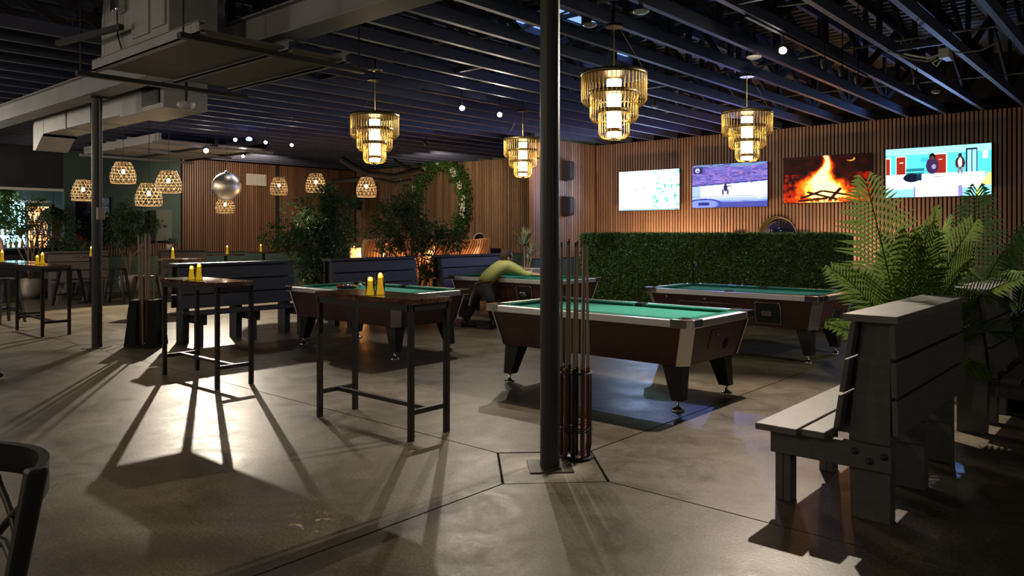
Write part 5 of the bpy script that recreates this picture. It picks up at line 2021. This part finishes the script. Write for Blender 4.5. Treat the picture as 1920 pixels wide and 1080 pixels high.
def CP(px, z, Z):
    return W(px, Z, z)


def zof(py, Z):
    return EYE - (py - 436) * Z / 1428


# leaning player: coordinates relative to his feet empty
fx0, fy0, _ = W(900, 12.35)
t = thing('person', 'man in a yellow-green shirt and black trousers leaning far over the farthest pool table', 'person', (fx0, fy0, 0))


def Q(px, py, Z):
    x, y, z = CP(px, zof(py, Z), Z)
    return (x - fx0, y - fy0, z)


pel = Q(903, 541, 12.25)
waist = Q(916, 520, 12.33)
chest = Q(936, 503, 12.45)
neck0 = Q(952, 497, 12.55)
neck = Q(954, 491, 12.58)
hip_l, hip_r = Q(896, 545, 12.30), Q(913, 546, 12.18)
knee_l, ank_l, toe_l = Q(886, 575, 12.30), Q(872, 604, 12.30), Q(866, 610, 12.2)
knee_r, ank_r, toe_r = Q(921, 566, 12.02), Q(925, 602, 12.20), Q(929, 612, 12.05)
sh_r, el_r, wr_r = Q(962, 502, 12.38), Q(984, 514, 12.35), Q(1003, 515, 12.30)
sh_l, el_l, wr_l = Q(955, 495, 12.75), Q(974, 505, 12.9), Q(986, 505, 12.9)
nodes = [(*pel, .10, .08), (*waist, .09, .075), (*chest, .11, .085), (*neck0, .07, .07), (*neck, .052, .052),
         (*hip_l, .065, .065), (*knee_l, .042, .042), (*ank_l, .030, .030),
         (*hip_r, .065, .065), (*knee_r, .042, .042), (*ank_r, .030, .030),
         (*sh_r, .055, .055), (*el_r, .038, .038), (*wr_r, .026, .024),
         (*sh_l, .055, .055), (*el_l, .038, .038), (*wr_l, .026, .024)]
edges = [(0, 1), (1, 2), (2, 3), (3, 4), (0, 5), (5, 6), (6, 7), (0, 8), (8, 9), (9, 10), (3, 11), (11, 12), (12, 13), (3, 14), (14, 15), (15, 16)]
dirr = Vector(wr_r) - Vector(el_r)
hand(nodes, edges, 13, dirr, dirr.cross(Vector((0, 0, 1))), (0, 0, 1))
dirl = Vector(wr_l) - Vector(el_l)
hand(nodes, edges, 16, dirl, dirl.cross(Vector((0, 0, 1))), (0, 0, 1))
skin_mesh('body', nodes, edges, M['skin'], t)
# head
hc = Vector(Q(950, 484, 12.55))
lookd = Vector((vx(1)[0], vx(1)[1], 0)) * .9 + Vector((-ST, CT, 0)) * .45
lookd.normalize()
hm = MB()
Rh = Matrix.Translation(hc) @ lookd.to_track_quat('X', 'Z').to_matrix().to_4x4() @ Matrix.Scale(1.12, 4)
hm.ball((0, 0, .01), .085, 24, 16, sc=(1.10, .88, 1.22), M=Rh)
hm.ball((.035, 0, -.055), .06, 16, 12, sc=(1.0, .85, .85), M=Rh)          # jaw
hm.hull8([(.085, -.014, -.03), (.112, -.010, -.03), (.112, .010, -.03), (.085, .014, -.03)], [(.088, -.006, .02), (.096, -.004, .02), (.096, .004, .02), (.088, .006, .02)], M=Rh)  # nose
for s_ in (-1, 1):
    hm.ball((-.008, s_ * .078, -.005), .022, 10, 8, sc=(.8, .45, 1.35), M=Rh)
hm.tube([tuple(Rh @ Vector((-.02, 0, -.04))), tuple(Vector(neck0))], [.052, .058], 14)
hd = hm.build('head', M['skin'], t)
b = MB()
for s_ in (-1, 1):
    b.ball((.084, s_ * .032, .008), .011, 10, 8, M=Rh)
b.build('eye', M['black_sat'], hd)
b = MB()
b.box(.088, .100, -.022, .022, -.062, -.054, M=Rh)
b.build('mouth', M['terracotta'], hd)
b = MB()
b.ball((-.012, 0, .028), .090, 22, 14, sc=(1.08, .93, 1.16), M=Rh)
# keep only the hair area: drop faces over the face
inv = Rh.inverted()
keep = []
for f in b.f:
    c = inv @ (sum((Vector(b.v[i]) for i in f), Vector()) / len(f))
    keep.append(not (c.x > .045 and c.z < .085) and not (c.z < -.035 and c.x > -.03) and c.z > -.07)
b.f = [f for f, k in zip(b.f, keep) if k]
b.m = [0] * len(b.f)
b.sm = [True] * len(b.f)
hh = b.build('hair', M['hair'], t)
b = MB()
b.ball((.045, 0, -.065), .062, 16, 12, sc=(.95, .92, .70), M=Rh)
b.build('beard', mat('grey_stubble', (.22, .19, .17), .8), hd)
# shirt
ns = [(*Q(903, 534.5, 12.27), .172, .135), (*Q(920, 515, 12.36), .16, .12), (*Q(937, 503, 12.45), .175, .13), (*Q(950, 497, 12.53), .11, .10), (*Q(953, 493.5, 12.56), .07, .07),
      (*Q(962, 502, 12.38), .085, .08), (*Q(984, 513.5, 12.35), .062, .055), (*Q(999, 515, 12.31), .044, .04),
      (*Q(955, 496, 12.75), .08, .075), (*Q(974, 504, 12.9), .058, .052), (*Q(983, 505, 12.9), .042, .04)]
skin_mesh('shirt', ns, [(0, 1), (1, 2), (2, 3), (3, 4), (3, 5), (5, 6), (6, 7), (3, 8), (8, 9), (9, 10)], M['shirt'], t)
ns = [(*Q(902, 541, 12.25), .16, .13), (*Q(913, 525, 12.31), .125, .10),
      (*Q(895, 548, 12.32), .105, .105), (*Q(885, 576, 12.32), .072, .072), (*Q(872, 603, 12.3), .056, .056),
      (*Q(914, 549, 12.14), .108, .108), (*Q(921, 567, 12.02), .078, .078), (*Q(925, 600, 12.2), .058, .058)]
skin_mesh('trousers', ns, [(0, 1), (0, 2), (2, 3), (3, 4), (0, 5), (5, 6), (6, 7)], M['trousers'], t)
for (a, bb_) in ((ank_l, toe_l), (ank_r, toe_r)):
    d = Vector((bb_[0] - a[0], bb_[1] - a[1], 0))
    d = Vector((-CT * .6 + .3, -.2, 0)).normalized() if d.length < .01 else d.normalized()
    d = Vector((vx(1)[0], vx(1)[1], 0))
    Rf = Matrix.Translation((a[0], a[1], 0)) @ d.to_track_quat('X', 'Z').to_matrix().to_4x4()
    b = MB()
    b.ball((.06, 0, .045), .05, 14, 10, sc=(2.6, .95, .9), M=Rf)
    b.ball((-.02, 0, .07), .048, 12, 10, sc=(1.1, .95, 1.3), M=Rf)
    b.box(-.07, .18, -.045, .045, 0, .018, M=Rf)
    b.build('shoe', M['black_sat'], t)
MB().tube([Q(914 + 0 * k, 529, 12.29) if False else tuple(Vector(Q(907, 530, 12.29)) + Vector((.15 * math.cos(k * PI / 8), .125 * math.sin(k * PI / 8), .03 * math.cos(k * PI / 8)))) for k in range(16)], .014, 6, closed=True).build('belt', M['butt_brown'], t)
# his cue
p0_, p1 = Vector(W(925, 12.75, .90)), Vector(W(1040, 12.45, .84))
MB().tube([tuple(p0_), tuple(p0_.lerp(p1, .4)), tuple(p1)], [.014, .012, .007], 10).build('held_pool_cue', M['maple'], label='pool cue held by the leaning player', cat='pool cue')

# person cut by the left edge
px0, py0, _ = W(-18, 16.3)
t = thing('person', 'person in a dark purple top, bare arm showing at the left edge', 'person', (px0, py0, 0))


def S(r, a, z, rr, r2=None):
    x, y = CT * r - ST * a, ST * r + CT * a
    return (x, y, z, rr, r2 or rr)


nodes = [S(0, 0, .95, .13, .11), S(0, 0, 1.15, .12, .10), S(0, 0, 1.34, .14, .11), S(0, 0, 1.45, .07), S(0, 0, 1.54, .055), S(0, 0, 1.64, .085), S(0, 0, 1.74, .07),
         S(.09, 0, .88, .085), S(.1, 0, .5, .058), S(.1, 0, .08, .042), S(-.09, 0, .88, .085), S(-.1, 0, .5, .058), S(-.1, 0, .08, .042),
         S(.19, 0, 1.40, .058), S(.28, -.02, 1.13, .045), S(.33, -.16, .93, .028), S(-.19, 0, 1.40, .058), S(-.27, 0, 1.13, .045), S(-.25, -.16, .92, .028)]
edges = [(0, 1), (1, 2), (2, 3), (3, 4), (4, 5), (5, 6), (0, 7), (7, 8), (8, 9), (0, 10), (10, 11), (11, 12), (3, 13), (13, 14), (14, 15), (3, 16), (16, 17), (17, 18)]
hand(nodes, edges, 15, (.1, -.3, -1), (1, 0, 0), (0, 1, 0))
hand(nodes, edges, 18, (.1, -.3, -1), (1, 0, 0), (0, 1, 0))
skin_mesh('body', nodes, edges, M['skin'], t)
ns = [S(0, 0, .90, .17, .15), S(0, 0, 1.12, .155, .135), S(0, 0, 1.32, .175, .14), S(0, 0, 1.44, .10)]
skin_mesh('top', ns, [(0, 1), (1, 2), (2, 3)], M['purple_top'], t)
ns = [S(0, 0, .92, .15, .13), S(.09, 0, .85, .11), S(.1, 0, .5, .078), S(.1, 0, .10, .06), S(-.09, 0, .85, .11), S(-.1, 0, .5, .078), S(-.1, 0, .10, .06)]
skin_mesh('trousers', ns, [(0, 1), (1, 2), (2, 3), (0, 4), (4, 5), (5, 6)], M['trousers'], t)
b = MB()
b.ball((0, 0, 1.71), .105, 18, 12, sc=(1, 1, 1.05))
b.build('hair', M['hair'], t)
for s_ in (-.1, .1):
    b = MB()
    x_, y_ = CT * s_, ST * s_
    b.ball((x_ + .05 * ST, y_ - .05 * CT, .05), .05, 12, 8, sc=(1.3, 1.6, .95))
    b.build('shoe', M['black_sat'], t)

# ------------------------------------------------------------------ bistro chair, bottom left
t = thing('bistro_chair', 'black wooden chair with curved crest rail at the lower left corner', 'chair', (-2.58, .50, 0))
Wc = .225


def arc(z, bul, n=14, r=.02, dy=.21):
    return [(-Wc + 2 * Wc * i / n, dy - bul * 0 + bul * math.sin(PI * i / n), z) for i in range(n + 1)]


pts = arc(.835, .075)
b = MB()
for i in range(len(pts) - 1):
    b.bar(pts[i], pts[i + 1], .026, .085)
b.build('crest_rail', M['black_sat'], t)
for sx in (-1, 1):
    lean = .05
    b = MB()
    b.hull8([(sx * Wc - .022, .13 - .022, .44), (sx * Wc + .022, .13 - .022, .44), (sx * Wc + .022, .13 + .022, .44), (sx * Wc - .022, .13 + .022, .44)],
            [(sx * Wc - .024, .21 - .026, .885), (sx * Wc + .024, .21 - .026, .885), (sx * Wc + .024, .21 + .026, .885), (sx * Wc - .024, .21 + .026, .885)])
    b.hull8([(sx * Wc - .018, .19, 0), (sx * Wc + .018, .19, 0), (sx * Wc + .018, .225, 0), (sx * Wc - .018, .225, 0)],
            [(sx * Wc - .022, .108, .44), (sx * Wc + .022, .108, .44), (sx * Wc + .022, .152, .44), (sx * Wc - .022, .152, .44)])
    b.build('rear_post', M['black_sat'], t, bevel=.008)
    MB().tube([(sx * .20, -.24, 0), (sx * .19, -.21, .44)], [.015, .02], 10).build('front_leg', M['black_sat'], t)
    pp = []
    for i in range(12):
        u = i / 11
        pp.append((sx * (Wc - 2 * Wc * (1 - math.cos(u * PI / 2)) * .0 - .40 * math.sin(u * PI / 2)), .15 + .06 * (1 - u) + .03 * math.sin(PI * u), .60 + .22 * (1 - u) ** .8 - .14 * u))
    MB().tube(pp, .012, 8).build('curved_back_bar', M['black_sat'], t)
MB().tube([(-Wc, .165, .62), (0, .20, .62), (Wc, .165, .62)], .014, 8).build('lower_back_rail', M['black_sat'], t)
MB().tube([(-Wc, .15, .52), (0, .18, .52), (Wc, .15, .52)], .014, 8).build('lower_back_rail', M['black_sat'], t)
b = MB().lathe([(0, .435), (.21, .435), (.225, .455), (.21, .472), (0, .475)], 32, c=(0, -.06))
b.build('seat', M['black_sat'], t)
for (p, q) in (((-Wc, .19, .2), (Wc, .19, .2)), ((-.2, -.23, .2), (.2, -.23, .2))):
    MB().tube([p, q], .009, 8).build('stretcher', M['black_sat'], t)

x, y, _ = W(-6, 1428 * 1.53 / (712 - 436))
t = thing('black_shoe', 'black shoe toe with a yellow edge just inside the left border', 'shoe', (x, y, 0), TH)
MB().ball((-.02, 0, .05), .045, 16, 10, sc=(2.0, .95, .85)).build('upper', M['black_sat'], t)
MB().box(-.11, .065, -.035, .035, 0, .014).build('sole', mat('yellow_rubber', (.5, .38, .06), .6), t, bevel=.006)

# wall washers behind the hedge and over the wreath wall
light('wall_washer', 'AREA', (-8.0, 14.1, .95), 60, (1.0, .60, .32), 2.2, (-8.0, 15.0, 2.2), size_y=.1)
light('wall_washer', 'AREA', (-4.6, 14.1, .95), 26, (1.0, .60, .35), 2.2, (-4.6, 15.0, 2.2), size_y=.1)
light('ceiling_spot_beam', 'SPOT', (-14.2, 13.4, 3.4), 130, WARM, .05, (-16.5, 15.9, 1.8), 120, .8)
light('ceiling_spot_beam', 'SPOT', (-10.0, 12.0, 3.4), 60, (1, .75, .75), .05, (-10.6, 15.0, 1.5), 120, .8)
light('ceiling_spot_beam', 'SPOT', (-18.0, 11.0, 3.4), 260, WARM, .05, (-21, 11.5, 1.6), 120, .8)
